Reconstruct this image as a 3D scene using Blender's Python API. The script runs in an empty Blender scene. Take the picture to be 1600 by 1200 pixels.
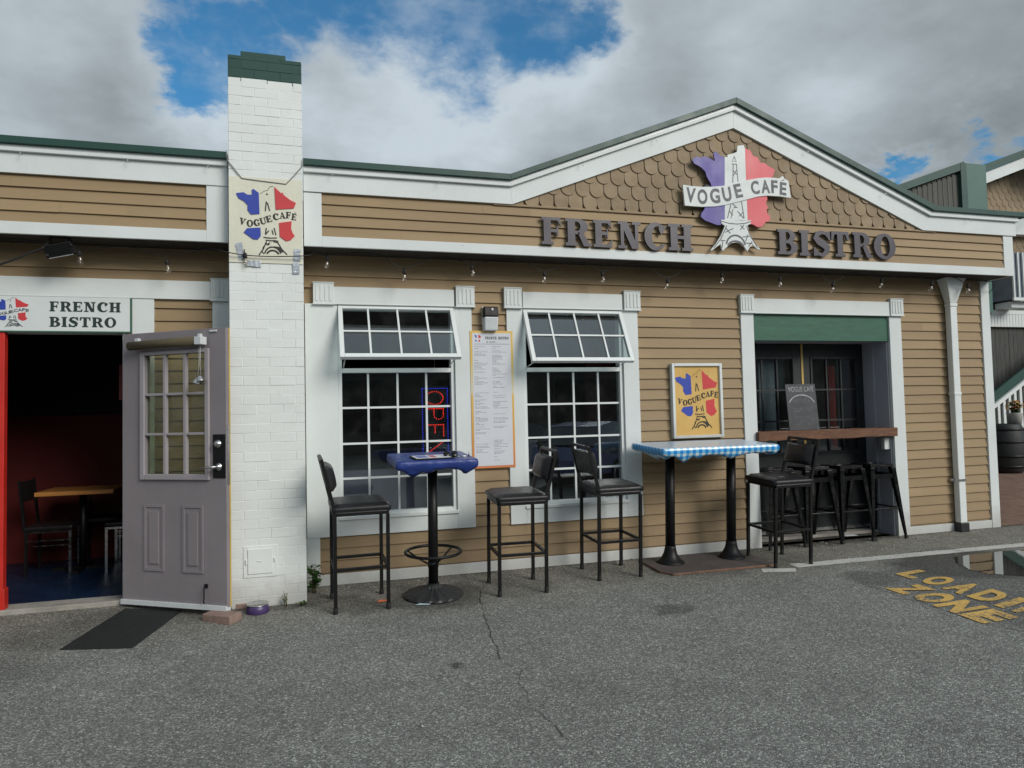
import bpy, bmesh, math, random
from mathutils import Vector, Matrix
random.seed(7)
PI = math.pi
R = math.radians
sc = bpy.context.scene
C = sc.collection

# ------------------------------------------------------------------ camera
cam_d = bpy.data.cameras.new('camera'); cam = bpy.data.objects.new('camera', cam_d); C.objects.link(cam)
cam_d.sensor_width = 36.0; cam_d.lens = 36.0 * 1109 / 1600; cam_d.clip_start = 0.05; cam_d.clip_end = 2000
rx, ux, fx = Vector((0.95962, -0.28033, -0.02337)), Vector((0.0104, -0.04767, 0.99881)), Vector((0.28111, 0.95872, 0.04283))
m = Matrix((rx, ux, -fx)).transposed().to_4x4(); m.translation = Vector((0, -6.7, 1.4975)); cam.matrix_world = m
sc.camera = cam
sc.render.resolution_x = 1024; sc.render.resolution_y = 768
sc.view_settings.view_transform = 'Standard'; sc.view_settings.look = 'None'
sc.view_settings.gamma = 1.0; sc.view_settings.exposure = 0.33
sc.render.engine = 'CYCLES'
sc.cycles.max_bounces = 8; sc.cycles.transparent_max_bounces = 16

# ------------------------------------------------------------------ sun and sky
SUN_AZ, SUN_EL = R(148), R(30)          # azimuth clockwise from +Y
sd = Vector((math.sin(SUN_AZ) * math.cos(SUN_EL), math.cos(SUN_AZ) * math.cos(SUN_EL), math.sin(SUN_EL)))
sun_d = bpy.data.lights.new('sun', 'SUN'); sun_d.energy = 1.9; sun_d.angle = R(28); sun_d.color = (1.0, 0.95, 0.88)
sun = bpy.data.objects.new('sun', sun_d); C.objects.link(sun)
sun.rotation_euler = (-sd).to_track_quat('-Z', 'Y').to_euler(); sun.location = sd * 30

world = bpy.data.worlds.new('World'); sc.world = world; world.use_nodes = True
NT = world.node_tree; NT.nodes.clear()

class G:
    """tiny node graph helper"""
    def __init__(s, nt): s.nt = nt
    def n(s, t, **kw):
        nd = s.nt.nodes.new(t)
        for k, v in kw.items():
            if k.startswith('i_'):
                nd.inputs[int(k[2:])].default_value = v
            else: setattr(nd, k, v)
        return nd
    def l(s, a, b): s.nt.links.new(a, b)
    def put(s, sock, v):
        if isinstance(v, bpy.types.NodeSocket): s.l(v, sock)
        elif v is not None: sock.default_value = v
    def math(s, op, a, b=None, c=None, clamp=False):
        nd = s.n('ShaderNodeMath', operation=op, use_clamp=clamp)
        s.put(nd.inputs[0], a); s.put(nd.inputs[1], b)
        if c is not None: s.put(nd.inputs[2], c)
        return nd.outputs[0]
    def vm(s, op, a, b=None, out=0, sc_=None):
        nd = s.n('ShaderNodeVectorMath', operation=op)
        s.put(nd.inputs[0], a)
        if b is not None: s.put(nd.inputs[1], b)
        if sc_ is not None: s.put(nd.inputs[3], sc_)
        return nd.outputs[out]
    def mix(s, f, a, b, mode='MIX'):
        nd = s.n('ShaderNodeMix', data_type='RGBA', blend_type=mode, clamp_factor=True)
        s.put(nd.inputs[0], f); s.put(nd.inputs[6], a); s.put(nd.inputs[7], b)
        return nd.outputs[2]
    def noise(s, vec, scale, detail=3, rough=.5, dim='3D', col=False, dist=0.0):
        nd = s.n('ShaderNodeTexNoise', noise_dimensions=dim)
        if vec is not None: s.l(vec, nd.inputs['Vector'])
        nd.inputs['Scale'].default_value = scale; nd.inputs['Detail'].default_value = detail
        nd.inputs['Roughness'].default_value = rough; nd.inputs['Distortion'].default_value = dist
        return nd.outputs['Color' if col else 'Fac']
    def ramp(s, f, stops, interp='LINEAR'):
        nd = s.n('ShaderNodeValToRGB'); s.l(f, nd.inputs[0]); cr = nd.color_ramp; cr.interpolation = interp
        while len(cr.elements) < len(stops): cr.elements.new(0.5)
        for e, (p, c) in zip(cr.elements, stops):
            e.position = p; e.color = (c, c, c, 1) if isinstance(c, (int, float)) else (*c, 1)
        return nd.outputs[0]
    def map(s, v, a, b, c=0.0, d=1.0, smooth=True):
        nd = s.n('ShaderNodeMapRange', interpolation_type='SMOOTHSTEP' if smooth else 'LINEAR')
        s.put(nd.inputs[0], v); nd.inputs[1].default_value = a; nd.inputs[2].default_value = b
        nd.inputs[3].default_value = c; nd.inputs[4].default_value = d
        return nd.outputs[0]
g = G(NT)
tc = g.n('ShaderNodeTexCoord'); dirv = g.vm('NORMALIZE', tc.outputs['Generated'])
sky = g.n('ShaderNodeTexSky', sky_type='NISHITA', sun_disc=False)
sky.sun_elevation = SUN_EL; sky.sun_rotation = SUN_AZ; sky.air_density = 1.0; sky.dust_density = 0.6; sky.ozone_density = 2.0
skyc = g.mix(1.0, sky.outputs[0], (0.36, 0.82, 0.98, 1), 'MULTIPLY')
sx = g.n('ShaderNodeSeparateXYZ'); g.l(dirv, sx.inputs[0])
# flatten clouds towards the horizon: planar cloud deck coordinate
den = g.math('ADD', sx.outputs[2], 0.28)
deck = g.n('ShaderNodeCombineXYZ'); g.l(g.math('DIVIDE', sx.outputs[0], den), deck.inputs[0]); g.l(g.math('DIVIDE', sx.outputs[1], den), deck.inputs[1])
deck.inputs[2].default_value = 3.3
wob = g.noise(deck.outputs[0], 3.4, 9, .62, col=True)
wob = g.vm('SUBTRACT', wob, (0.5, 0.5, 0.5))
dj = g.vm('ADD', dirv, g.vm('SCALE', wob, sc_=0.26))
blob = None
for (bx_, by_, bz_, br) in [(-.08, .885, .46, .062), (-.125, .90, .42, .042), (.0, .87, .49, .07), (.09, .862, .495, .08), (.18, .85, .485, .08), (.27, .83, .49, .07), (.32, .80, .505, .05), (.10, .72, .69, .20),
                            (.69, .67, .268, .022), (.745, .605, .28, .03), (.80, .54, .27, .04), (-.75, .3, .55, .2), (.9, -.2, .4, .2), (-.3, -.6, .75, .2)]:
    dd = g.vm('DISTANCE', dj, (bx_, by_, bz_), out=1)
    bb = g.map(dd, br * 0.6, br * 1.35, 1.0, 0.0)
    blob = bb if blob is None else g.math('MAXIMUM', blob, bb)
    ww = g.map(dd, br * 0.9, br * 2.4, 1.0, 0.0); wide = ww if blob is bb else g.math('MAXIMUM', wide, ww)
thin = g.map(g.noise(deck.outputs[0], 5.0, 5, .6), .42, .70, 0.0, 0.38)
blue = g.math('MULTIPLY', blob, g.math('SUBTRACT', 1.0, thin))
big = g.noise(deck.outputs[0], 1.3, 5, .52)
fine = g.noise(deck.outputs[0], 5.0, 8, .58)
f = g.math('ADD', g.math('MULTIPLY', big, 0.72), g.math('MULTIPLY', fine, 0.28))
bright = None
for (bx_, by_, bz_, br, amt) in [(.17, .90, .39, .26, .11), (-.11, .915, .38, .12, .10), (.36, .82, .43, .10, .08), (.60, .70, .38, .22, .08), (-.24, .88, .44, .20, -.07), (.68, .63, .42, .22, -.02)]:
    dd = g.vm('DISTANCE', dirv, (bx_, by_, bz_), out=1)
    bb = g.map(dd, 0.0, br, amt, 0.0)
    bright = bb if bright is None else g.math('ADD', bright, bb)
f = g.math('ADD', g.math('ADD', f, bright), g.math('MULTIPLY', wide, .075))
cl = g.ramp(f, [(0.36, (1.8, 2.08, 2.22)), (0.47, (2.45, 2.8, 3.0)), (0.57, (3.25, 3.7, 4.05)), (0.70, (4.5, 5.1, 5.55))])
sunside = g.math('MAXIMUM', g.vm('DOT_PRODUCT', dirv, tuple(sd), out=1), 0.0)
gain = g.math('MULTIPLY_ADD', g.math('POWER', sunside, 1.5), 0.8, 1.0)
cl = g.vm('SCALE', cl, sc_=gain)
col = g.mix(blue, cl, skyc)
bg = g.n('ShaderNodeBackground'); g.l(col, bg.inputs[0]); bg.inputs[1].default_value = 0.10
wo = g.n('ShaderNodeOutputWorld'); g.l(bg.outputs[0], wo.inputs[0])

# ------------------------------------------------------------------ ground shape
def ss(a, b, x):
    t = min(1, max(0, (x - a) / (b - a))); return t * t * (3 - 2 * t)
def gz(x, y):
    """tarmac falls away from the wall, with a level patch (puddle) to the right"""
    if y >= 0: return 0.0
    d = -y
    z = -.055 * d if d < 2.8 else -.055 * (2.8 + 1.6 * (1 - math.exp(-(d - 2.8) / 1.6)))
    w = ss(5.0, 5.7, x)
    z2 = max(-.055 * min(d, .82) if d < 1.9 else -.045 - .044 * (d - 1.9), z)
    return z * (1 - w) + z2 * w
TILT = math.atan(.055)

# ------------------------------------------------------------------ mesh helpers
class MB:
    def __init__(s): s.v = []; s.f = []; s.mi = []; s.sm = []; s.M = Matrix.Identity(4); s.cur = 0
    def add(s, vs, fs, smooth=False, mi=None):
        b = len(s.v); s.v += [tuple(s.M @ Vector(p)) for p in vs]
        for f_ in fs: s.f.append([b + i for i in f_]); s.mi.append(s.cur if mi is None else mi); s.sm.append(smooth)
        return s
    def box(s, x0, x1, y0, y1, z0, z1, mi=None):
        vs = [(x0, y0, z0), (x1, y0, z0), (x1, y1, z0), (x0, y1, z0), (x0, y0, z1), (x1, y0, z1), (x1, y1, z1), (x0, y1, z1)]
        return s.add(vs, [(0, 3, 2, 1), (4, 5, 6, 7), (0, 1, 5, 4), (1, 2, 6, 5), (2, 3, 7, 6), (3, 0, 4, 7)], mi=mi)
    def hexa(s, p8, mi=None):
        return s.add(p8, [(0, 3, 2, 1), (4, 5, 6, 7), (0, 1, 5, 4), (1, 2, 6, 5), (2, 3, 7, 6), (3, 0, 4, 7)], mi=mi)
    def prism(s, poly, y0, y1, mi=None):
        """poly in (x,z); front at y0 (towards the viewer), back at y1"""
        n = len(poly); a = sum(poly[i][0] * poly[(i + 1) % n][1] - poly[(i + 1) % n][0] * poly[i][1] for i in range(n))
        if a < 0: poly = poly[::-1]
        vs = [(x, y0, z) for x, z in poly] + [(x, y1, z) for x, z in poly]
        fs = [tuple(range(n)), tuple(range(2 * n - 1, n - 1, -1))] + [(i, i + n, (i + 1) % n + n, (i + 1) % n) for i in range(n)]
        return s.add(vs, fs, mi=mi)
    def bar(s, p, q, w, h=None, up=(0, 0, 1), mi=None):
        """square bar from p to q"""
        h = h or w; p = Vector(p); q = Vector(q); d = (q - p).normalized(); u = Vector(up)
        if abs(d.dot(u)) > .98: u = Vector((0, 1, 0))
        a = d.cross(u).normalized(); b = a.cross(d)
        vs = [tuple(c + a * (i * w / 2) + b * (j * h / 2)) for c in (p, q) for i, j in ((-1, -1), (1, -1), (1, 1), (-1, 1))]
        return s.add(vs, [(0, 1, 2, 3), (7, 6, 5, 4), (0, 4, 5, 1), (1, 5, 6, 2), (2, 6, 7, 3), (3, 7, 4, 0)], mi=mi)
    def tube(s, pts, r, n=10, closed=False, caps=True, mi=None):
        pts = [Vector(p) for p in pts]; N = len(pts); rings = []
        rr = r if isinstance(r, (list, tuple)) else [r] * N
        ref = None
        for i, p in enumerate(pts):
            d = (pts[(i + 1) % N] - pts[i - 1]) if closed else (pts[min(i + 1, N - 1)] - pts[max(i - 1, 0)])
            d.normalize()
            if ref is None:
                ref = Vector((0, 0, 1)) if abs(d.z) < .9 else Vector((0, 1, 0))
            a = (ref - d * ref.dot(d)).normalized(); ref = a; b = d.cross(a)
            rings.append([tuple(p + (a * math.cos(2 * PI * k / n) + b * math.sin(2 * PI * k / n)) * rr[i]) for k in range(n)])
        vs = [v for rg in rings for v in rg]; fs = []
        for i in range(N if closed else N - 1):
            j = (i + 1) % N
            for k in range(n): fs.append((i * n + k, i * n + (k + 1) % n, j * n + (k + 1) % n, j * n + k))
        if caps and not closed: fs += [tuple(range(n - 1, -1, -1)), tuple((N - 1) * n + k for k in range(n))]
        return s.add(vs, fs, smooth=True, mi=mi)
    def lathe(s, prof, cx=0, cy=0, n=24, mi=None, axis=None, smooth=True):
        """prof: list of (r,z)"""
        vs = []; fs = []
        for r, z in prof:
            for k in range(n): vs.append((cx + r * math.cos(2 * PI * k / n), cy + r * math.sin(2 * PI * k / n), z))
        for i in range(len(prof) - 1):
            for k in range(n): fs.append((i * n + k, i * n + (k + 1) % n, (i + 1) * n + (k + 1) % n, (i + 1) * n + k))
        fs += [tuple(range(n - 1, -1, -1)), tuple((len(prof) - 1) * n + k for k in range(n))]
        return s.add(vs, fs, smooth=smooth, mi=mi)
    def build(s, name, mats, parent=None, bevel=0, seg=2, coll=None):
        me = bpy.data.meshes.new(name); me.from_pydata(s.v, [], s.f); me.update()
        if not isinstance(mats, (list, tuple)): mats = [mats]
        for m_ in mats: me.materials.append(m_)
        for p, mi, sm in zip(me.polygons, s.mi, s.sm): p.material_index = mi; p.use_smooth = sm
        o = bpy.data.objects.new(name, me); C.objects.link(o)
        if parent is not None: o.parent = parent
        if bevel:
            b = o.modifiers.new('bevel', 'BEVEL'); b.width = bevel; b.segments = seg; b.limit_method = 'ANGLE'; b.angle_limit = R(40); b.harden_normals = False
        return o

def tag(o, label=None, cat=None, group=None, kind=None):
    if label: o['label'] = label
    if cat: o['category'] = cat
    if group: o['group'] = group
    if kind: o['kind'] = kind
    return o
def thing(name, label, cat, loc=(0, 0, 0), rotz=0, group=None, tilt=False):
    o = bpy.data.objects.new(name, None); C.objects.link(o); o.empty_display_size = .1
    M = Matrix.Translation(loc) @ (Matrix.Rotation(TILT, 4, 'X') if tilt else Matrix.Identity(4)) @ Matrix.Rotation(rotz, 4, 'Z')
    o.rotation_euler = M.to_euler(); o.location = loc
    return tag(o, label, cat, group)
def copy_tree(o, parent=None):
    c = o.copy(); C.objects.link(c); c.parent = parent
    for ch in [x for x in list(bpy.data.objects) if x.parent == o]: copy_tree(ch, c)
    return c

# ------------------------------------------------------------------ materials
def principled(name):
    m_ = bpy.data.materials.new(name); m_.use_nodes = True; nt = m_.node_tree; gg = G(nt)
    b = nt.nodes['Principled BSDF']; return m_, gg, b
def mat(name, c, rough=.5, var=.12, scale=6, stretch=(1, 1, 1), bump=0, bscale=60, metal=0, spec=.5, coat=0, c2=None, f2=(.55, .75), s2=3):
    m_, gg, b = principled(name)
    t = gg.n('ShaderNodeTexCoord'); mp = gg.n('ShaderNodeMapping'); gg.l(t.outputs['Object'], mp.inputs[0]); mp.inputs['Scale'].default_value = stretch
    v = mp.outputs[0]
    n1 = gg.noise(v, scale, 5, .6)
    k = gg.map(n1, .3, .7, 1 - var, 1 + var, smooth=False)
    cc = gg.vm('SCALE', (c[0], c[1], c[2]), sc_=k)
    if c2:
        n2 = gg.noise(v, s2, 6, .65); cc = gg.mix(gg.map(n2, f2[0], f2[1]), cc, (*c2, 1))
    gg.l(cc, b.inputs['Base Color'])
    b.inputs['Roughness'].default_value = rough; b.inputs['Metallic'].default_value = metal
    b.inputs['Specular IOR Level'].default_value = spec; b.inputs['Coat Weight'].default_value = coat
    if rough < .9: gg.l(gg.map(gg.noise(v, scale * 2.3, 3), .3, .7, max(.02, rough - .08), rough + .08, smooth=False), b.inputs['Roughness'])
    if bump:
        bp = gg.n('ShaderNodeBump'); bp.inputs['Strength'].default_value = bump; bp.inputs['Distance'].default_value = .01
        gg.l(gg.noise(v, bscale, 4), bp.inputs['Height']); gg.l(bp.outputs[0], b.inputs['Normal'])
    return m_
def emit(name, c, s):
    m_, gg, b = principled(name); b.inputs['Base Color'].default_value = (c[0] * .3, c[1] * .3, c[2] * .3, 1)
    b.inputs['Emission Color'].default_value = (*c, 1); b.inputs['Emission Strength'].default_value = s
    nz = gg.noise(gg.n('ShaderNodeTexCoord').outputs['Object'], 40, 2)
    gg.l(gg.map(nz, .3, .7, s * .8, s * 1.15), b.inputs['Emission Strength']); return m_
def glass_mat(name, tint=(.9, .95, .95), ior=1.75, rough=.0, dirt=.02):
    m_, gg, b = principled(name); nt = m_.node_tree; nt.nodes.remove(b); out = nt.nodes['Material Output']
    tr = gg.n('ShaderNodeBsdfTransparent'); tr.inputs[0].default_value = (*tint, 1)
    gl = gg.n('ShaderNodeBsdfGlossy'); gl.inputs['Roughness'].default_value = rough; gl.inputs[0].default_value = (.95, .98, 1, 1)
    nz = gg.n('ShaderNodeBump'); nz.inputs['Strength'].default_value = .03; nz.inputs['Distance'].default_value = .02
    gg.l(gg.noise(gg.n('ShaderNodeTexCoord').outputs['Object'], 2.2, 2), nz.inputs['Height']); gg.l(nz.outputs[0], gl.inputs['Normal'])
    lw = gg.n('ShaderNodeLayerWeight'); lw.inputs[0].default_value = .5; F0 = 2 * ((ior - 1) / (ior + 1)) ** 2
    fr_ = gg.math('MULTIPLY_ADD', gg.math('POWER', lw.outputs['Facing'], 5.0), 1 - F0, F0)
    mx = gg.n('ShaderNodeMixShader'); gg.l(fr_, mx.inputs[0]); gg.l(tr.outputs[0], mx.inputs[1]); gg.l(gl.outputs[0], mx.inputs[2])
    df = gg.n('ShaderNodeBsdfDiffuse'); df.inputs[0].default_value = (.5, .5, .48, 1)
    mx2 = gg.n('ShaderNodeMixShader'); gg.l(gg.map(gg.noise(gg.n('ShaderNodeTexCoord').outputs['Object'], 5, 6, .7), .4, .8, dirt * .4, dirt * 2), mx2.inputs[0])
    gg.l(mx.outputs[0], mx2.inputs[1]); gg.l(df.outputs[0], mx2.inputs[2]); gg.l(mx2.outputs[0], out.inputs[0]); return m_

def siding_mat(name, c, exp=.108, z0=0.0, dirt=.5):
    m_, gg, b = principled(name)
    t = gg.n('ShaderNodeTexCoord'); s_ = gg.n('ShaderNodeSeparateXYZ'); gg.l(t.outputs['Object'], s_.inputs[0])
    zz = gg.math('DIVIDE', gg.math('SUBTRACT', s_.outputs[2], z0 - .0005), exp)
    row = gg.math('FLOOR', zz)
    xoff = gg.math('MULTIPLY_ADD', row, 1.37, s_.outputs[0]); seg = gg.math('FLOOR', gg.math('DIVIDE', xoff, 3.1))
    cb = gg.n('ShaderNodeCombineXYZ'); gg.l(seg, cb.inputs[0]); gg.l(row, cb.inputs[1])
    wn = gg.n('ShaderNodeTexWhiteNoise', noise_dimensions='3D'); gg.l(cb.outputs[0], wn.inputs[0])
    k = gg.map(wn.outputs[0], 0, 1, .90, 1.08, smooth=False)
    mp = gg.n('ShaderNodeMapping'); gg.l(t.outputs['Object'], mp.inputs[0]); mp.inputs['Scale'].default_value = (.5, 1, 5)
    k2 = gg.map(gg.noise(mp.outputs[0], 2.2, 6, .65), .3, .7, .93, 1.07, smooth=False)
    cc = gg.vm('SCALE', (c[0], c[1], c[2]), sc_=gg.math('MULTIPLY', k, k2))
    # faded patches
    cc = gg.mix(gg.map(gg.noise(t.outputs['Object'], 1.7, 5, .6), .56, .74, 0, .35), cc, (c[0] * 1.22, c[1] * 1.22, c[2] * 1.2, 1))
    # splash dirt near the ground (a band of grime with a ragged edge)
    h = gg.math('MULTIPLY_ADD', gg.noise(t.outputs['Object'], 3.1, 6, .7), .5, s_.outputs[2])
    cc = gg.mix(gg.map(h, .35, .75, dirt * .6, 0), cc, (.15, .105, .065, 1))
    # knocks and nail marks
    vo = gg.n('ShaderNodeTexVoronoi', feature='F1'); gg.l(t.outputs['Object'], vo.inputs['Vector']); vo.inputs['Scale'].default_value = 3.4
    cc = gg.mix(gg.map(vo.outputs['Distance'], .012, .03, .6, 0), cc, (.16, .12, .08, 1))
    gg.l(cc, b.inputs['Base Color']); b.inputs['Roughness'].default_value = .62; b.inputs['Specular IOR Level'].default_value = .3
    mp2 = gg.n('ShaderNodeMapping'); gg.l(t.outputs['Object'], mp2.inputs[0]); mp2.inputs['Scale'].default_value = (4, 4, 60)
    bp = gg.n('ShaderNodeBump'); bp.inputs['Strength'].default_value = .25; bp.inputs['Distance'].default_value = .004
    gg.l(gg.noise(mp2.outputs[0], 2, 4), bp.inputs['Height']); gg.l(bp.outputs[0], b.inputs['Normal'])
    return m_

TAN = (.315, .226, .127)
M = {}
M['siding'] = siding_mat('tan_siding', TAN)
M['siding_up'] = siding_mat('tan_siding_upper', TAN, .0955, 3.09, 0)
M['shingle'] = mat('tan_shingle', (.245, .180, .105), .7, .14, 5, bump=.2, bscale=50)
M['shingle2'] = mat('tan_shingle_pale', (.275, .203, .120), .7, .14, 5, bump=.2, bscale=50)
def white_paint(name, c=(.66, .70, .69), dirt=True):
    m_, gg, b = principled(name)
    t = gg.n('ShaderNodeTexCoord'); s_ = gg.n('ShaderNodeSeparateXYZ'); gg.l(t.outputs['Object'], s_.inputs[0])
    k = gg.map(gg.noise(t.outputs['Object'], 1.6, 6, .6), .3, .7, .93, 1.05, smooth=False)
    cc = gg.vm('SCALE', c, sc_=k)
    if dirt:
        h = gg.math('MULTIPLY_ADD', gg.noise(t.outputs['Object'], 5, 6, .75), .45, s_.outputs[2])
        cc = gg.mix(gg.map(h, .22, .55, .55, 0), cc, (.36, .34, .31, 1))
        mp = gg.n('ShaderNodeMapping'); gg.l(t.outputs['Object'], mp.inputs[0]); mp.inputs['Scale'].default_value = (9, 9, .9)
        cc = gg.mix(gg.map(gg.noise(mp.outputs[0], 2.5, 6, .7), .60, .80, 0, .38), cc, (.40, .40, .38, 1))
        vo = gg.n('ShaderNodeTexVoronoi', feature='F1'); gg.l(t.outputs['Object'], vo.inputs['Vector']); vo.inputs['Scale'].default_value = 2.6
        cc = gg.mix(gg.map(vo.outputs['Distance'], .008, .02, .7, 0), cc, (.22, .2, .18, 1))
    gg.l(cc, b.inputs['Base Color']); b.inputs['Roughness'].default_value = .5; b.inputs['Specular IOR Level'].default_value = .35
    bp = gg.n('ShaderNodeBump'); bp.inputs['Strength'].default_value = .18; bp.inputs['Distance'].default_value = .004
    gg.l(gg.noise(t.outputs['Object'], 26, 5), bp.inputs['Height']); gg.l(bp.outputs[0], b.inputs['Normal'])
    return m_
M['white'] = white_paint('white_trim_paint')
M['vinyl'] = mat('white_vinyl', (.70, .74, .73), .35, .04, 3)
M['brickw'] = white_paint('white_painted_brick', (.73, .76, .74))
M['cream'] = mat('cream_paint', (.68, .67, .55), .55, .06, 3, bump=.2, bscale=30)
M['green'] = mat('dark_green_metal', (.017, .060, .047), .42, .12, 2, spec=.4)
M['greenp'] = mat('green_painted_board', (.023, .105, .063), .55, .18, 3, (1, 1, 5), bump=.15, bscale=40, c2=(.05, .17, .11), f2=(.6, .8), s2=4)
M['teal'] = mat('teal_green_metal', (.045, .12, .095), .45, .1, 2)
M['soffit'] = mat('dark_soffit', (.028, .023, .018), .8, .2, 4)
M['lavender'] = mat('lavender_door_paint', (.235, .212, .225), .45, .08, 2.5, bump=.05, bscale=30, c2=(.175, .160, .165), f2=(.62, .85), s2=2)
M['lavlite'] = mat('pale_lavender_trim', (.33, .305, .32), .45, .06, 2.5)
M['yellow'] = mat('yellow_edge_paint', (.55, .38, .10), .5, .15, 6)
M['black'] = mat('black_metal', (.007, .007, .0075), .45, .2, 6, spec=.28)
M['blackgloss'] = mat('gloss_black_metal', (.004, .004, .0045), .24, .2, 6, spec=.38)
M['vinylb'] = mat('black_vinyl', (.012, .0115, .013), .42, .12, 9, bump=.12, bscale=35, spec=.42)
M['rubber'] = mat('rubber', (.015, .015, .015), .8, .1)
M['steel'] = mat('steel', (.55, .55, .54), .25, .1, 10, metal=1)
M['castiron'] = mat('cast_iron', (.02, .021, .022), .45, .2, 12, bump=.25, bscale=50)
M['blue'] = mat('blue_plastic_cloth', (.018, .042, .21), .36, .14, 5, (1, 1, 2.2), bump=1.0, bscale=9, spec=.5)
M['red'] = mat('red_paint', (.50, .02, .012), .5, .12, 3)
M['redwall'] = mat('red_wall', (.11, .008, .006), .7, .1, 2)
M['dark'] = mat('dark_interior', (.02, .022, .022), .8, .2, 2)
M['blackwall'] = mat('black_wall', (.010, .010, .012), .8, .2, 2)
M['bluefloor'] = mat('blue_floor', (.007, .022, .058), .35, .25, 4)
M['wood'] = mat('orange_wood', (.48, .21, .055), .45, .2, 3, (1, 12, 12))
M['walnut'] = mat('rough_brown_timber', (.135, .056, .024), .6, .35, 4, (1.2, 10, 14), bump=.5, bscale=30, c2=(.24, .115, .05), f2=(.5, .75), s2=9)
M['chalk'] = mat('chalkboard_slate', (.040, .042, .048), .6, .2, 5, c2=(.065, .066, .072), f2=(.5, .8), s2=4)
M['chalkwhite'] = mat('chalk', (.42, .43, .44), .9, .3, 30)
M['chalkfaint'] = mat('faint_chalk', (.13, .135, .14), .9, .3, 30)
M['char'] = mat('charcoal_door', (.011, .014, .016), .5, .15, 4, bump=.1, bscale=30)
M['greywhite'] = mat('pale_grey_paint', (.33, .345, .39), .55, .06, 3, bump=.1, bscale=30)
M['mapblue'] = mat('map_blue', (.025, .055, .36), .5, .08, 3)
M['mapred'] = mat('map_red', (.56, .04, .045), .5, .08, 3)
M['mappurple'] = mat('map_purple_blue', (.085, .065, .30), .45, .14, 2.5)
M['mappink'] = mat('map_coral_red', (.66, .085, .105), .45, .08, 2)
M['signwhite'] = mat('sign_white', (.62, .66, .65), .45, .05, 3)
M['signgrey'] = mat('sign_lettering_grey', (.075, .078, .09), .5, .1)
M['ink'] = mat('black_ink', (.018, .02, .018), .6, .1)
M['inkgreen'] = mat('dark_green_ink', (.012, .03, .028), .5, .1)
M['poster'] = mat('poster_yellow', (.60, .37, .10), .6, .1, 2.2, c2=(.66, .44, .15), f2=(.4, .7), s2=2)
M['letter'] = mat('dark_plum_letter', (.050, .044, .058), .38, .12, 3, spec=.5)
M['purple'] = mat('purple_enamel', (.06, .035, .12), .35, .1)
M['paver'] = mat('pink_brick', (.25, .17, .14), .8, .18, 14, bump=.4, bscale=60)
M['matrub'] = mat('black_rubber_mat', (.010, .012, .012), .75, .3, 20, bump=.6, bscale=120)
M['leaf'] = mat('green_leaf', (.05, .13, .025), .5, .3, 30)
M['leaf2'] = mat('dark_leaf', (.028, .085, .02), .5, .3, 30)
M['stem'] = mat('stem', (.12, .1, .04), .7, .2)
M['tape'] = mat('silver_tape', (.42, .46, .50), .32, .2, 20, bump=.4, bscale=40, metal=.3)
M['khaki'] = mat('khaki_fabric', (.095, .08, .045), .9, .15, 40, (1, 1, 1), bump=.3, bscale=200)
M['paper'] = mat('paper', (.62, .64, .68), .8, .04)
M['orange'] = mat('orange_paper', (.65, .16, .06), .7, .2, 20)
M['ply'] = mat('brown_platform', (.075, .062, .058), .7, .2, 5, bump=.2, bscale=40)
M['plyedge'] = mat('worn_platform_edge', (.17, .09, .055), .7, .3, 12)
M['conc'] = mat('concrete_sill', (.30, .28, .25), .85, .2, 8, bump=.4, bscale=50)
M['bulb'] = glass_mat('clear_bulb', (.97, .95, .9), 1.5, 0, .03)
M['filament'] = mat('filament_glass', (.55, .42, .32), .4, .1)
M['glass'] = glass_mat('window_glass', (.72, .78, .78), 1.70, .0, .012)
M['glass_thin'] = glass_mat('door_glass', (.78, .82, .72), 1.25, .0, .05)
M['lens'] = mat('frosted_lens', (.60, .63, .64), .3, .05)
M['cable'] = mat('cable', (.012, .012, .012), .6, .1)
M['greyboard'] = mat('grey_weathered_boards', (.085, .085, .075), .8, .25, 4, (6, 6, .6))
M['greyboard2'] = mat('dark_weathered_boards', (.055, .058, .052), .8, .3, 4, (6, 6, .6))
M['barrel'] = mat('dark_barrel_wood', (.014, .017, .017), .6, .35, 5, (8, 8, 1))
M['ledred'] = emit('red_led', (1, .03, .02), 1.9)
M['ledblue'] = emit('blue_led', (.03, .05, 1), 1.3)
M['flred'] = mat('red_petals', (.30, .03, .02), .7, .3); M['flyel'] = mat('yellow_petals', (.55, .35, .08), .7, .3)

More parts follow.
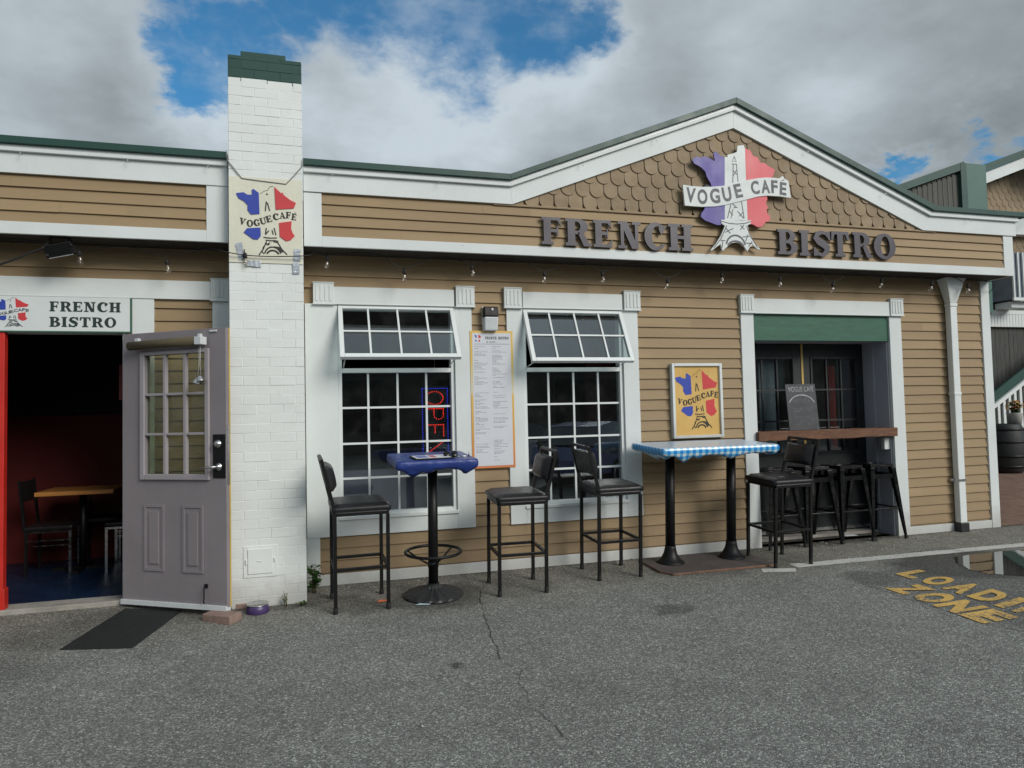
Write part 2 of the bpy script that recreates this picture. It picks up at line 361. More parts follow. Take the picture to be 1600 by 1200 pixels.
# ------------------------------------------------------------------ ground
def asphalt():
    m_, gg, b = principled('asphalt')
    t = gg.n('ShaderNodeTexCoord'); P = t.outputs['Object']
    vo = gg.n('ShaderNodeTexVoronoi', feature='F1'); gg.l(P, vo.inputs['Vector']); vo.inputs['Scale'].default_value = 122
    sep = gg.n('ShaderNodeSeparateColor'); gg.l(vo.outputs['Color'], sep.inputs[0])
    agg = gg.ramp(sep.outputs[0], [(0.0, .05), (.30, .105), (.60, .168), (.82, .25), (.94, .40), (1.0, .58)])
    v2 = gg.n('ShaderNodeTexVoronoi', feature='F1'); gg.l(P, v2.inputs['Vector']); v2.inputs['Scale'].default_value = 290
    sep2 = gg.n('ShaderNodeSeparateColor'); gg.l(v2.outputs['Color'], sep2.inputs[0])
    agg2 = gg.ramp(sep2.outputs[1], [(0, .06), (.6, .14), (1, .32)])
    base = gg.mix(.36, agg, agg2)
    base = gg.mix(1.0, base, (1.10, 1.12, 1.05, 1), 'MULTIPLY')
    lowf = gg.noise(P, .55, 4, .55); mid = gg.noise(P, 4.2, 6, .62)
    k = gg.math('MULTIPLY', gg.map(lowf, .3, .7, .90, 1.10, smooth=False), gg.map(mid, .3, .7, .88, 1.12, smooth=False))
    base = gg.vm('SCALE', base, sc_=k)
    # browner, sandier strip of old tarmac along the wall
    s_ = gg.n('ShaderNodeSeparateXYZ'); gg.l(P, s_.inputs[0])
    yy = gg.math('MULTIPLY_ADD', gg.noise(P, 1.2, 5, .6), 1.0, s_.outputs[1])
    base = gg.mix(gg.map(yy, -1.0, .3, 0, .55), base, gg.mix(1.0, base, (.97, .86, .70, 1), 'MULTIPLY'))
    # damp and dirt stains, plus contact shade painted under stools and tables: (x, y, rx, ry, strength)
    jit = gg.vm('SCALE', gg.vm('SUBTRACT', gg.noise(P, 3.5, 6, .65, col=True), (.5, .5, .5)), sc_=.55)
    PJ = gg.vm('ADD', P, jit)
    damp_shade = None
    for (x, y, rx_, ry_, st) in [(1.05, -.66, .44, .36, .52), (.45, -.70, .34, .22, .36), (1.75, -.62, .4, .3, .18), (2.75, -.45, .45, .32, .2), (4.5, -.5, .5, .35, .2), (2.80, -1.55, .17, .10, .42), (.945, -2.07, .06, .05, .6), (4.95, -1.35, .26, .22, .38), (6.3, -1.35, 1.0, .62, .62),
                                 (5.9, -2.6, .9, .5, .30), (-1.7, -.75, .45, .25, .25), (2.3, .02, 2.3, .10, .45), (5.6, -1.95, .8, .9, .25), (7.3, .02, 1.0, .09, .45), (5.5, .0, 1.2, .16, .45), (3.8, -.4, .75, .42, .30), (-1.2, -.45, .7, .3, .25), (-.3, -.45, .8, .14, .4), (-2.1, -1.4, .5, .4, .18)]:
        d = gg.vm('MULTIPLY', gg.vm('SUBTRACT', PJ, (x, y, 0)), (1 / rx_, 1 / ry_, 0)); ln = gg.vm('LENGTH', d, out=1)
        w = gg.map(ln, .7, 1.25, st, 0); damp_shade = w if damp_shade is None else gg.math('MAXIMUM', damp_shade, w)
    base = gg.vm('SCALE', base, sc_=gg.math('SUBTRACT', 1.0, damp_shade))
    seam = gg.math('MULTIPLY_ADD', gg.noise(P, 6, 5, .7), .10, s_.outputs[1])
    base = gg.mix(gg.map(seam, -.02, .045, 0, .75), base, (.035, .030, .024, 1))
    # oil drips / gum
    v3 = gg.n('ShaderNodeTexVoronoi', feature='F1'); gg.l(PJ, v3.inputs['Vector']); v3.inputs['Scale'].default_value = 1.9
    base = gg.mix(gg.map(v3.outputs['Distance'], .02, .06, .30, 0), base, (.04, .04, .04, 1))
    gg.l(base, b.inputs['Base Color'])
    gg.l(gg.math('SUBTRACT', .88, gg.math('MULTIPLY', damp_shade, .35)), b.inputs['Roughness']); b.inputs['Specular IOR Level'].default_value = .3
    bp = gg.n('ShaderNodeBump'); bp.inputs['Strength'].default_value = .75; bp.inputs['Distance'].default_value = .006
    hh = gg.math('ADD', gg.math('MULTIPLY', vo.outputs['Distance'], -1.0), gg.math('MULTIPLY', gg.noise(P, 30, 3), .6))
    gg.l(hh, bp.inputs['Height']); gg.l(bp.outputs[0], b.inputs['Normal'])
    return m_
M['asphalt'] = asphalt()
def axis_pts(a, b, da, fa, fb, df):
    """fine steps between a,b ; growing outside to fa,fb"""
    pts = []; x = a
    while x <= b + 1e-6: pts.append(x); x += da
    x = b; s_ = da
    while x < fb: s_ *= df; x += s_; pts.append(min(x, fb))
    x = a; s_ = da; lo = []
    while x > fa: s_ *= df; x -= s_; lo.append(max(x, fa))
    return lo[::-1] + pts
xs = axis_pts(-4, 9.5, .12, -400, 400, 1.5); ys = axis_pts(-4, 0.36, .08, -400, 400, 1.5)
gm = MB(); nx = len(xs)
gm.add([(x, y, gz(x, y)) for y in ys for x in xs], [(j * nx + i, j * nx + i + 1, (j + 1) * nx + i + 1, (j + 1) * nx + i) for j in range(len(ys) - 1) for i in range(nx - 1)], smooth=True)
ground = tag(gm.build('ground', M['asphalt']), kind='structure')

def drape(poly_lists, name, material, h=.004, kind='structure'):
    mb = MB()
    for poly in poly_lists: mb.add([(x, y, gz(x, y) + h) for x, y in poly], [tuple(range(len(poly)))])
    return tag(mb.build(name, material), kind=kind)
def worn_paint(name, c, wear=.5):
    m_, gg, b = principled(name); t = gg.n('ShaderNodeTexCoord'); P = t.outputs['Object']
    n1 = gg.noise(P, 45, 5, .75); n2 = gg.noise(P, 3, 4, .6)
    f_ = gg.map(gg.math('ADD', gg.math('MULTIPLY', n1, .8), gg.math('MULTIPLY', n2, .35)), .58, .68, 0, wear)
    k = gg.map(gg.noise(P, 90, 3), .3, .7, .85, 1.1, smooth=False)
    gg.l(gg.mix(f_, gg.vm('SCALE', c, sc_=k), (.10, .10, .095, 1)), b.inputs['Base Color']); b.inputs['Roughness'].default_value = .8
    bp = gg.n('ShaderNodeBump'); bp.inputs['Strength'].default_value = .6; bp.inputs['Distance'].default_value = .004
    gg.l(gg.noise(P, 80, 3), bp.inputs['Height']); gg.l(bp.outputs[0], b.inputs['Normal']); return m_
M['linew'] = worn_paint('worn_white_paint', (.50, .50, .47), .55); M['liney'] = worn_paint('worn_yellow_paint', (.60, .38, .10), .95)
strips = []
def seg_strip(x0, y0, x1, y1, w, n=24, ragged=.006):
    top = []; bot = []
    for i in range(n + 1):
        t = i / n; x = x0 + (x1 - x0) * t; y = y0 + (y1 - y0) * t
        top.append((x, y + w / 2 + random.uniform(-ragged, ragged))); bot.append((x, y - w / 2 + random.uniform(-ragged, ragged)))
    return [[bot[i], bot[i + 1], top[i + 1], top[i]] for i in range(n)]
strips += seg_strip(4.555, -.757, 8.9, -.83, .135, 60)
drape(strips, 'parking_line', M['linew'])
drape([[(4.13, -.87), (4.45, -.94), (4.515, -.835), (4.19, -.755)]], 'paint_dash', M['linew'])

def text_polys(txt, size=1.0, off=0.0, align='LEFT'):
    cu = bpy.data.curves.new('t', 'FONT'); cu.body = txt; cu.size = size; cu.offset = off; cu.align_x = align; cu.resolution_u = 4
    o = bpy.data.objects.new('t', cu); C.objects.link(o); bpy.context.view_layer.update()
    me = bpy.data.meshes.new_from_object(o.evaluated_get(bpy.context.evaluated_depsgraph_get()))
    vs = [tuple(v.co) for v in me.vertices]; fs = [tuple(p.vertices) for p in me.polygons]
    bpy.data.objects.remove(o); bpy.data.curves.remove(cu); bpy.data.meshes.remove(me); return vs, fs
# LOADING ZONE : letters stand towards +X, run towards -Y
lm_ = MB()
def road_word(word, xb, y0, h, w, pitch, off=.03):
    for i, ch in enumerate(word):
        vs, fs = text_polys(ch, 1.0, off)
        x0 = min(v[0] for v in vs); x1 = max(v[0] for v in vs); zb = min(v[1] for v in vs); zt = max(v[1] for v in vs)
        ww = w * (.42 if ch == 'I' else 1)
        yy = y0 - pitch * i if 'I' not in word[:i] else y0 - pitch * i + .10
        out = []
        for (a, b_, _) in vs:
            x = xb + (b_ - zb) / (zt - zb) * h; y = yy - (a - x0) / (x1 - x0) * ww
            out.append((x, y, gz(x, y) + .006))
        lm_.add(out, fs)
road_word('LOADING', 5.235, -1.305, .28, .195, .245, .055)
road_word('ZONE', 4.82, -1.605, .35, .212, .243, .055)
tag(lm_.build('loading_zone_lettering', M['liney']), kind='structure')

# cracks
def crack(pts, w=.0025):
    P2 = []
    for i in range(len(pts) - 1):
        (x0, y0), (x1, y1) = pts[i], pts[i + 1]; n = max(2, int(math.hypot(x1 - x0, y1 - y0) / .05))
        for k in range(n): t = k / n; P2.append((x0 + (x1 - x0) * t + random.uniform(-.012, .012), y0 + (y1 - y0) * t + random.uniform(-.012, .012)))
    P2.append(pts[-1]); out = []
    ws = [w * random.uniform(.35, 1.3) for _ in P2]; ws[0] = ws[-1] = .001
    for i in range(len(P2) - 1):
        (x0, y0), (x1, y1) = P2[i], P2[i + 1]; d = math.hypot(x1 - x0, y1 - y0) or 1; nx_, ny_ = -(y1 - y0) / d, (x1 - x0) / d
        out.append([(x0 - nx_ * ws[i], y0 - ny_ * ws[i]), (x1 - nx_ * ws[i + 1], y1 - ny_ * ws[i + 1]), (x1 + nx_ * ws[i + 1], y1 + ny_ * ws[i + 1]), (x0 + nx_ * ws[i], y0 + ny_ * ws[i])])
    return out
M['crackm'] = mat('dark_crack', (.022, .021, .019), .95, .3, 30)  # dark colour of the crack strips
cr = crack([(1.47, -.60), (1.41, -.81), (1.34, -1.2), (1.265, -1.75), (1.224, -2.15)]) + crack([(1.224, -2.15), (1.30, -2.30), (1.245, -2.45), (1.22, -2.8), (1.28, -3.23)], .0018)
cr += crack([(4.72, -1.42), (4.76, -1.65), (4.78, -2.0), (4.83, -2.5), (5.0, -2.9), (5.3, -3.3)], .0035)
drape(cr, 'ground_crack', M['crackm'], .005)

# puddle
def puddle_mat():
    m_, gg, b = principled('puddle_water'); b.inputs['Base Color'].default_value = (.018, .019, .018, 1); b.inputs['Roughness'].default_value = .015
    b.inputs['IOR'].default_value = 1.55; b.inputs['Specular IOR Level'].default_value = .8
    bp = gg.n('ShaderNodeBump'); bp.inputs['Strength'].default_value = .02; bp.inputs['Distance'].default_value = .01
    gg.l(gg.noise(gg.n('ShaderNodeTexCoord').outputs['Object'], 7, 2), bp.inputs['Height']); gg.l(bp.outputs[0], b.inputs['Normal']); return m_
pp = []
base_pts = [(6.25, -1.02), (6.05, -1.25), (5.92, -1.5), (5.93, -1.68), (6.15, -1.84), (6.6, -1.86), (7.2, -1.83), (7.9, -1.75), (8.4, -1.45), (8.3, -1.15), (7.6, -1.02), (7.1, -.98), (6.7, -.96)]
for i in range(len(base_pts)):
    (x0, y0), (x1, y1) = base_pts[i], base_pts[(i + 1) % len(base_pts)]
    for k in range(5): t = k / 5; pp.append((x0 + (x1 - x0) * t + random.uniform(-.018, .018), y0 + (y1 - y0) * t + random.uniform(-.014, .014)))
pm = MB(); pm.add([(x, y, -.0415) for x, y in pp], [tuple(range(len(pp)))]); tag(pm.build('puddle', puddle_mat()), kind='structure')

# brick paving beyond the building's right end
def paving_mat():
    m_, gg, b = principled('brick_paving'); t = gg.n('ShaderNodeTexCoord')
    br = gg.n('ShaderNodeTexBrick'); gg.l(t.outputs['Object'], br.inputs['Vector']); br.inputs['Scale'].default_value = 4.5
    br.inputs['Color1'].default_value = (.155, .085, .055, 1); br.inputs['Color2'].default_value = (.20, .12, .085, 1); br.inputs['Mortar'].default_value = (.09, .07, .055, 1); br.inputs['Mortar Size'].default_value = .012
    k = gg.map(gg.noise(t.outputs['Object'], 3, 6, .65), .3, .7, .8, 1.2); gg.l(gg.vm('SCALE', br.outputs[0], sc_=k), b.inputs['Base Color']); b.inputs['Roughness'].default_value = .85; return m_
pv = MB(); pv.box(8.12, 26, .02, 6.3, -.08, .012); tag(pv.build('brick_paving', paving_mat()), kind='structure')

# ================================================================== the bistro building
B = thing('bistro_building', 'tan clapboard bistro building with white trim, scalloped gable and white brick chimney', 'building')
W = M['white']
def clap(mb, x0, x1, z0, z1, y, exp=.108, zb=0.0, ends=True):
    """lapped boards: each course slants out towards its lower edge and is butted from shorter lengths"""
    k = math.floor((z0 - zb) / exp + 1e-6); z = zb + k * exp
    while z < z1 - .004:
        a = max(z, z0); t = min(z + exp, z1); xa = x0; first = True
        while xa < x1 - 1e-4:
            xe = min(x1, xa + (random.uniform(.5, 3.0) if first else random.uniform(1.8, 3.6)))
            if x1 - xe < .45: xe = x1
            first = False
            ya = y - .0225 + .0175 * (a - z) / exp; yt = y - .0225 + .0175 * (t - z) / exp
            d0, d1 = (random.uniform(-.0026, .0026), random.uniform(-.0026, .0026)) if a > z0 else (0, 0); j0, j1 = random.uniform(-.0022, .001), random.uniform(-.0022, .001)
            g_ = .0009 if xe < x1 else 0
            vs = [(xa, ya + j0, a + d0), (xe - g_, ya + j1, a + d1), (xe - g_, yt, t + .003), (xa, yt, t + .003), (xa, y + .001, a + d0), (xe - g_, y + .001, a + d1), (xe - g_, y + .001, t + .003), (xa, y + .001, t + .003)]
            mb.add(vs, [(0, 1, 2, 3), (4, 5, 1, 0), (1, 5, 6, 2), (4, 0, 3, 7)])
            xa = xe
        z += exp
s = MB()
for (x0, x1, z0, z1) in [(.008, 7.96, 2.70, 3.04), (1.55, 1.93, .425, 2.70), (3.31, 4.57, .425, 2.70), (6.71, 7.96, .09, 2.70), (.10, 4.57, .09, .425),
                         (-5, -.60, 2.70, 3.04), (-1.24, -.75, .06, 2.70), (-5, -2.62, .09, 2.70)]:
    clap(s, x0, x1, z0, z1, 0.0)
s.build('siding', M['siding'], B)
# structural wall behind the boards, with real openings
s = MB()
X = [-5, -2.47, -1.47, .30, 1.39, 2.08, 3.155, 4.73, 6.55, 8.05]
for i in range(9):
    op = {1: [(.0, 2.27)], 3: [(.60, 2.535)], 5: [(.60, 2.535)], 7: [(0, 2.54)]}.get(i, [])
    z = -.3
    for a, b_ in op:
        if a > z: s.box(X[i], X[i + 1], .002, .12, z, a)
        z = b_
    s.box(X[i], X[i + 1], .002, .12, z, 3.5)
s.box(7.90, 8.05, .12, 6, -.3, 3.5); s.box(-5, -4.9, .12, 6, -.3, 3.5); s.box(-5, 8.05, 5.9, 6, -.3, 3.5)
s.build('wall', M['siding'], B)
s = MB(); clap(s, 0.0, 5.85, .0, 3.2, 0.0); s.v = [(8.05 - p[1], p[0] + .13, p[2]) for p in s.v]
s.f = [f_[::-1] for f_ in s.f]; s.build('siding', M['siding'], B)

def trimbox(lst, name='trim', m=None, y0=-.034, parent=None, bevel=.003):
    mb = MB()
    for t in lst:
        x0, x1, z0, z1 = t[:4]; dy = t[4] if len(t) > 4 else 0
        mb.box(x0, x1, y0 - dy, .004, z0, z1)
    return mb.build(name, m or W, parent or B, bevel)
trimbox([(.125, 4.562, -.12, .095), (6.722, 7.96, -.03, .088)], 'baseboard', y0=-.03)
trimbox([(7.955, 8.085, -.03, 2.998)], 'corner_board', y0=-.036)
mb = MB(); mb.box(8.052, 8.087, .004, .15, -.03, 2.998); mb.build('corner_board', W, B, .003)
trimbox([(.008, .124, -.03, .43)], 'corner_board', y0=-.0325)

# --- windows
def fluted_block(x0, x1, z0, z1, parent):
    mb = MB(); mb.box(x0, x1, -.060, .0, z0, z1); w = (x1 - x0)
    mb.box(x0 - .006, x1 + .006, -.068, .0, z0 - .012, z0 - .0005); mb.box(x0 - .004, x1 + .004, -.066, .0, z1 + .0005, z1 + .010)
    for k in range(4):
        c = x0 + w * (.17 + .22 * k); mb.box(c - .011, c + .011, -.066, -.0605, z0 + .02, z1 - .02)
    return mb.build('corner_block', W, parent, .002)
def window(x0, x1, tl, tr, angle, z_t=2.535, z_b=.60):
    # casing boards are the window's own mesh
    mb = MB()
    mb.box(tl, x0 - .001, -.036, .003, .43, 2.548); mb.box(x1 + .001, tr, -.036, .003, .43, 2.548)
    mb.box(x0 - .001, x1 + .001, -.0355, .003, .43, z_b - .025)
    win = mb.build('window', W, B, .003)
    hd = MB(); hd.box(tl + .17, tr - .17, -.042, .003, 2.549, 2.708); hd.box(tl + .17, tr - .17, -.055, .003, 2.5425, 2.549); hd.build('header', W, win, .003)
    fluted_block(tl + .075 if tl < .1 else tl - .025, tl + .258 if tl < .1 else tl + .155, 2.55, 2.735, win); fluted_block(tr - .155, tr + .028, 2.55, 2.735, win)
    # vinyl frame
    fr = MB()
    for (a, b_, c, d) in [(x0, x0 + .035, z_b, z_t), (x1 - .035, x1, z_b, z_t), (x0 + .035, x1 - .035, z_t - .03, z_t), (x0 + .035, x1 - .035, z_b, z_b + .035), (x0 + .035, x1 - .035, 1.915, 1.957)]:
        fr.box(a, b_, -.012, .085, c, d)
    fr.box(x0 - .012, x1 + .012, -.052, .0, z_b - .026, z_b + .004)
    fr.build('frame', M['vinyl'], win, .004)
    # fixed lower light
    p = MB(); p.box(x0 + .036, x1 - .036, .028, .034, z_b + .036, 1.914); p.build('pane', M['glass'], win)
    gr = MB(); zs = [1.592, 1.262, .943]; wi = (x1 - x0)
    for k in (1, 2, 3):
        xc = x0 + wi * k / 4; gr.box(xc - .0095, xc + .0095, .014, .027, z_b + .036, 1.914)
    for z in zs:
        gr.box(x0 + .036, x1 - .036, .0145, .0265, z - .0095, z + .0095)
    gr.build('grille', M['vinyl'], win)
    # awning sash hinged at its head, swung outwards
    L = .605; H = Matrix.Translation((0, -.012, z_t - .004)) @ Matrix.Rotation(-angle, 4, 'X')
    sa = MB(); sa.M = H; e0, e1 = x0 + .004, x1 - .004
    for (a, b_, c, d) in [(e0, e0 + .04, -L, 0), (e1 - .04, e1, -L, 0), (e0 + .04, e1 - .04, -.04, 0), (e0 + .04, e1 - .04, -L, -L + .04)]: sa.box(a, b_, -.022, .022, c, d)
    sa.build('awning_sash', M['vinyl'], win, .003)
    sg = MB(); sg.M = H; sg.box(e0 + .04, e1 - .04, -.003, .003, -L + .04, -.04); sg.build('sash_pane', M['glass'], win)
    sgr = MB(); sgr.M = H
    for k in (1, 2, 3): xc = e0 + (e1 - e0) * k / 4; sgr.box(xc - .0085, xc + .0085, -.013, -.0035, -L + .04, -.04)
    sgr.box(e0 + .04, e1 - .04, -.0125, -.004, -L / 2 - .0085, -L / 2 + .0085); sgr.build('sash_grille', M['vinyl'], win)
    for ax in (x0 + .05, x1 - .05):
        arm = MB(); arm.bar((ax, .03, 1.965), tuple(H @ Vector((ax, .02, -L + .02))), .012, .004); arm.build('stay_arm', M['steel'], win)
    return win
    arm = MB(); arm.bar((x0 + .05, .03, 1.965), tuple(H @ Vector((x0 + .05, .02, -L + .02))), .012, .004); arm.bar((x1 - .05, .03, 1.965), tuple(H @ Vector((x1 - .05, .02, -L + .02))), .012, .004)
    arm.build('stay_arm', M['steel'], win)
    return win
w1 = window(.300, 1.390, .012, 1.563, R(33)); w1['label'] = 'white window left of the menu board with its awning sash propped wide open'
w2 = window(2.080, 3.155, 1.914, 3.328, R(27)); w2['label'] = 'white window right of the menu board with its awning sash tilted open'

# --- entrance trim on the left
e = MB(); e.box(-5, -.775, -.044, .003, 2.560, 2.722); e.box(-1.398, -1.228, -.035, .003, 2.05, 2.5595); e.box(-1.470, -1.228, -.0355, .003, -.02, 2.0495); e.box(-.765, -.60, -.035, .003, -.02, 2.5595)
e.box(-2.62, -2.47, -.035, .003, -.02, 2.28); e.build('doorway_trim', W, B, .003)
fluted_block(-.775, -.615, 2.560, 2.740, B)
j = MB(); j.box(-1.470, -1.452, -.033, .12, .03, 2.262); j.box(-2.47, -1.452, -.033, .12, 2.262, 2.285); j.build('door_jamb', M['white'], B, .002)
si = MB(); si.box(-2.47, -1.44, -.075, .14, -.04, .035); si.build('door_sill', M['conc'], B, .006)
rd = MB(); rd.box(-2.47, -2.325, -.05, .02, .02, 2.262); rd.box(-2.478, -2.312, -.056, .026, .02, .20); rd.build('door_post', M['red'], B, .004)

# --- recessed double doors on the right
al = MB(); al.box(4.562, 4.722, -.036, .003, -.03, 2.548); sur = al.build('doorway_surround', W, B, .003)
al = MB(); al.box(6.552, 6.722, -.036, .003, -.03, 2.548); al.build('side_board', W, sur, .003)
h = MB(); h.box(4.722, 6.56, -.044, .003, 2.545, 2.705); h.box(4.722, 6.56, -.055, .003, 2.538, 2.545); h.build('header', W, sur, .003)
fluted_block(4.552, 4.722, 2.55, 2.735, sur); fluted_block(6.562, 6.745, 2.55, 2.735, sur)
h = MB(); h.box(4.723, 6.551, -.012, .02, 2.247, 2.537); h.build('transom_board', M['greenp'], sur, .002)
h = MB(); h.box(4.723, 6.551, .0205, .38, 2.252, 2.275); h.box(6.532, 6.5495, .004, .384, -.02, 2.252); h.box(4.7315, 4.75, .004, .384, -.02, 2.252); h.box(6.518, 6.5318, .20, .235, .05, 2.251); h.build('reveal', M['greywhite'], sur, .002)
h = MB(); h.box(4.75, 6.531, .24, .44, -.05, .03); h.build('threshold', M['conc'], sur, .005)
h = MB(); h.box(6.46, 6.535, .02, .07, .99, 1.13); h.build('outlet_box', M['white'], sur, .006)
for (d0, d1, side) in [(4.75, 5.645, -1), (5.672, 6.545, 1)]:
    g0, g1 = (4.90, 5.52) if side < 0 else (5.80, 6.42)
    mb = MB()
    mb.box(d0, g0, .385, .425, .045, 2.245); mb.box(g1, d1, .385, .425, .045, 2.245); mb.box(g0, g1, .385, .425, 2.07, 2.245); mb.box(g0, g1, .385, .425, .045, .98)
    for (a, b_, c, d) in [(g0 - .03, g0 - .002, .95, 2.10), (g1 + .002, g1 + .03, .95, 2.10), (g0 - .002, g1 + .002, 2.072, 2.10), (g0 - .002, g1 + .002, .95, .978)]: mb.box(a, b_, .372, .3845, c, d)
    for (a, b_) in ((d0 + .12, d0 + .38), (d0 + .52, d0 + .78)): mb.box(a, b_, .378, .3846, .22, .82)
    leaf = mb.build('door_leaf', M['char'], B, .004)
    p = MB(); p.box(g0, g1, .402, .408, .98, 2.07); p.build('pane', M['glass'], leaf)
    gr = MB()
    for k in (1, 2): xc = g0 + (g1 - g0) * k / 3; gr.box(xc - .010, xc + .010, .386, .401, .98, 2.07)
    for k in (1, 2): zc = .98 + 1.09 * k / 3; gr.box(g0, g1, .3865, .4005, zc - .010, zc + .010)
    gr.build('grille', M['char'], leaf)
    kk = MB(); kk.box(d0 + .01, d1 - .01, .374, .3845, .05, .085); kk.build('door_sweep', M['steel'], leaf)
ys_ = MB(); ys_.box(5.6455, 5.6715, .378, .41, 1.0, 2.246); ys_.build('gap_strip', M['yellow'], B)

# --- bar shelf across the recess
sh = MB(); n = 26
vs = []
for i in range(n + 1):
    x = 4.70 + (6.555 - 4.70) * i / n; r1 = random.uniform(-.004, .004); r2 = random.uniform(-.005, .005)
    vs += [(x, -.085 + r1, 1.146 + r2), (x, -.085 + r2, 1.243 + r1 * .5), (x, .17, 1.243 + r1 * .5), (x, .17, 1.146)]
fs = [(0, 1, 2, 3), (n * 4 + 3, n * 4 + 2, n * 4 + 1, n * 4)]
for i in range(n):
    for k in range(4): a = i * 4 + k; b_ = i * 4 + (k + 1) % 4; fs.append((a, a + 4, b_ + 4, b_))
sh.add(vs, fs); tag(sh.build('bar_shelf', M['walnut'], None, .003), 'rough brown timber bar shelf across the recessed dark doors', 'shelf')

# --- eaves box, left and main
def eave(x0, x1, gable):
    mb = MB(); mb.box(x0, x1, -.35, -.33, 3.0, 3.45); mb.box(x0, x1, -.33, .0015, 3.006, 3.035)
    return mb
s = MB(); s.box(-5, -.59, -.345, -.0, 3.004, 3.03); s.box(.006, 8.095, -.345, -.0, 3.004, 3.03); s.build('soffit', M['soffit'], B)
s = MB(); clap(s, -5, -.77, 3.09, 3.48, -.335, .0955, 3.09); clap(s, .16, 7.96, 3.09, 3.48, -.335, .0955, 3.09)
s.box(-5, -.60, -.334, -.30, 3.03, 3.60); s.box(.010, 8.09, -.334, -.30, 3.03, 3.60)
s.build('siding', M['siding_up'], B)
s = MB(); s.box(-5, -.77, -.362, -.334, 2.998, 3.095); s.box(-.77, -.60, -.3615, -.334, 2.998, 3.475); s.build('fascia_board', W, B, .003)
s = MB(); s.box(.163, 7.952, -.362, -.334, 2.998, 3.090); s.box(.012, .163, -.3615, -.334, 2.998, 3.468); s.box(7.952, 8.10, -.3615, -.334, 2.998, 3.468); s.box(8.085, 8.10, -.3335, 6, 2.998, 3.468)
s.build('fascia_board', W, B, .003)
IN = [(1.90, 3.475), (4.33, 4.43), (6.757, 3.475)]; OUT = [(1.875, 3.748), (4.345, 4.737), (6.916, 3.752)]
def rl(t, x0, x1):
    P_ = [(a[0] + (b_[0] - a[0]) * t, a[1] + (b_[1] - a[1]) * t) for a, b_ in zip(IN, OUT)]
    return [(x0, P_[0][1])] + P_ + [(x1, P_[2][1])]
def rake(t0, t1, y0, y1, x0, x1, name, m_, back=None):
    a = rl(t0, x0, x1); b_ = rl(t1, x0, x1); mb = MB()
    for i in range(len(a) - 1): mb.prism([a[i], a[i + 1], b_[i + 1], b_[i]], y0, y1)
    return mb.build(name, m_, B, .0025)
rake(0, .70, -.372, -.334, .012, 8.144, 'roof_board', W)
rake(.60, .70, -.402, -.3725, .012, 8.17, 'roof_moulding', W)
rake(.70, .80, -.392, -.334, .012, 8.17, 'roof_moulding', M['vinyl'])
rake(.80, 1.0, -.425, 1.5, .012, 8.279, 'metal_roof_edge', M['green'])
mb = MB()
for (z0, z1, y0, y1, m_) in [(3.475, 3.655, -.372, -.334, 0), (3.64, 3.668, -.402, -.3725, 0), (3.668, 3.695, -.392, -.334, 0)]: mb.box(-5, -.60, y0, y1, z0, z1)
mb.build('roof_board', W, B, .003)
mb = MB(); mb.box(-5, -.60, -.425, 1.5, 3.695, 3.752); mb.build('metal_roof_edge', M['green'], B, .003)
mb = MB(); mb.box(-5, 8.1, 1.5, 6.1, 3.45, 3.70); mb.box(8.0, 8.14, -.333, 6, 3.475, 3.69); mb.build('roof', M['green'], B)
mb = MB(); mb.prism([(1.95, 3.5), (6.8, 3.5), (4.34, 4.55)], -.32, 1.4); mb.build('gable_back', M['greyboard'], B)
# little cup hooks on the white roof board
hk = MB()
for x in (-2.1, -1.35, -.75, .25, 1.2, 2.6, 3.4, 5.2, 6.2, 7.4):
    z = 3.66 + (0 if x < 1.9 or x > 6.8 else (x - 1.9) * .393 if x < 4.33 else (6.76 - x) * .393)
    hk.tube([(x, -.404, z - .02), (x, -.425, z - .03), (x + .004, -.43, z - .05), (x + .01, -.42, z - .058)], .0028, 6)
hk.build('cup_hook', M['steel'], B)['kind'] = 'stuff'

# --- scalloped shingles in the gable
sh = MB(); pw = .150; ph = .137; row = 0; z = 3.485 - .02
def inner_z(x): return IN[0][1] + (x - IN[0][0]) * .393 if x < 4.33 else IN[2][1] + (IN[2][0] - x) * .3935
while z < 4.62:
    k0 = int(1.6 / pw); off = (row % 2) * pw / 2
    for k in range(k0, int(7.2 / pw) + 1):
        xc = k * pw + off + random.uniform(-.003, .003)
        if z > inner_z(xc) - .02 or xc < 1.8 or xc > 6.86: continue
        r_ = pw / 2 - .004; dz = random.uniform(-.003, .003); yb = -.352 + random.uniform(-.0015, .0015)
        pts = [(xc - r_, z + ph * 1.9), (xc - r_, z + r_)] + [(xc + r_ * math.cos(PI + PI * a / 12), z + r_ + r_ * math.sin(PI + PI * a / 12)) for a in range(1, 12)] + [(xc + r_, z + r_), (xc + r_, z + ph * 1.9)]
        pts = [(x_, min(z_ + dz, inner_z(x_) + .20)) for x_, z_ in pts]; n = len(pts)
        dep = lambda z_: yb - .004 + (z_ - z) * .075
        vs = [(x_, dep(z_), z_) for x_, z_ in pts] + [(x_, dep(z_) + .011, z_) for x_, z_ in pts]
        sh.add(vs, [tuple(range(n)), tuple(range(2 * n - 1, n - 1, -1))] + [(i, i + n, (i + 1) % n + n, (i + 1) % n) for i in range(n)], mi=random.choice((0, 0, 1)))
    z += ph; row += 1
sh.build('shingles', [M['shingle'], M['shingle2']], B)
mb = MB(); mb.box(1.72, 6.95, -.3605, -.334, 3.462, 3.4745); mb.build('gable_ledge', M['shingle'], B)

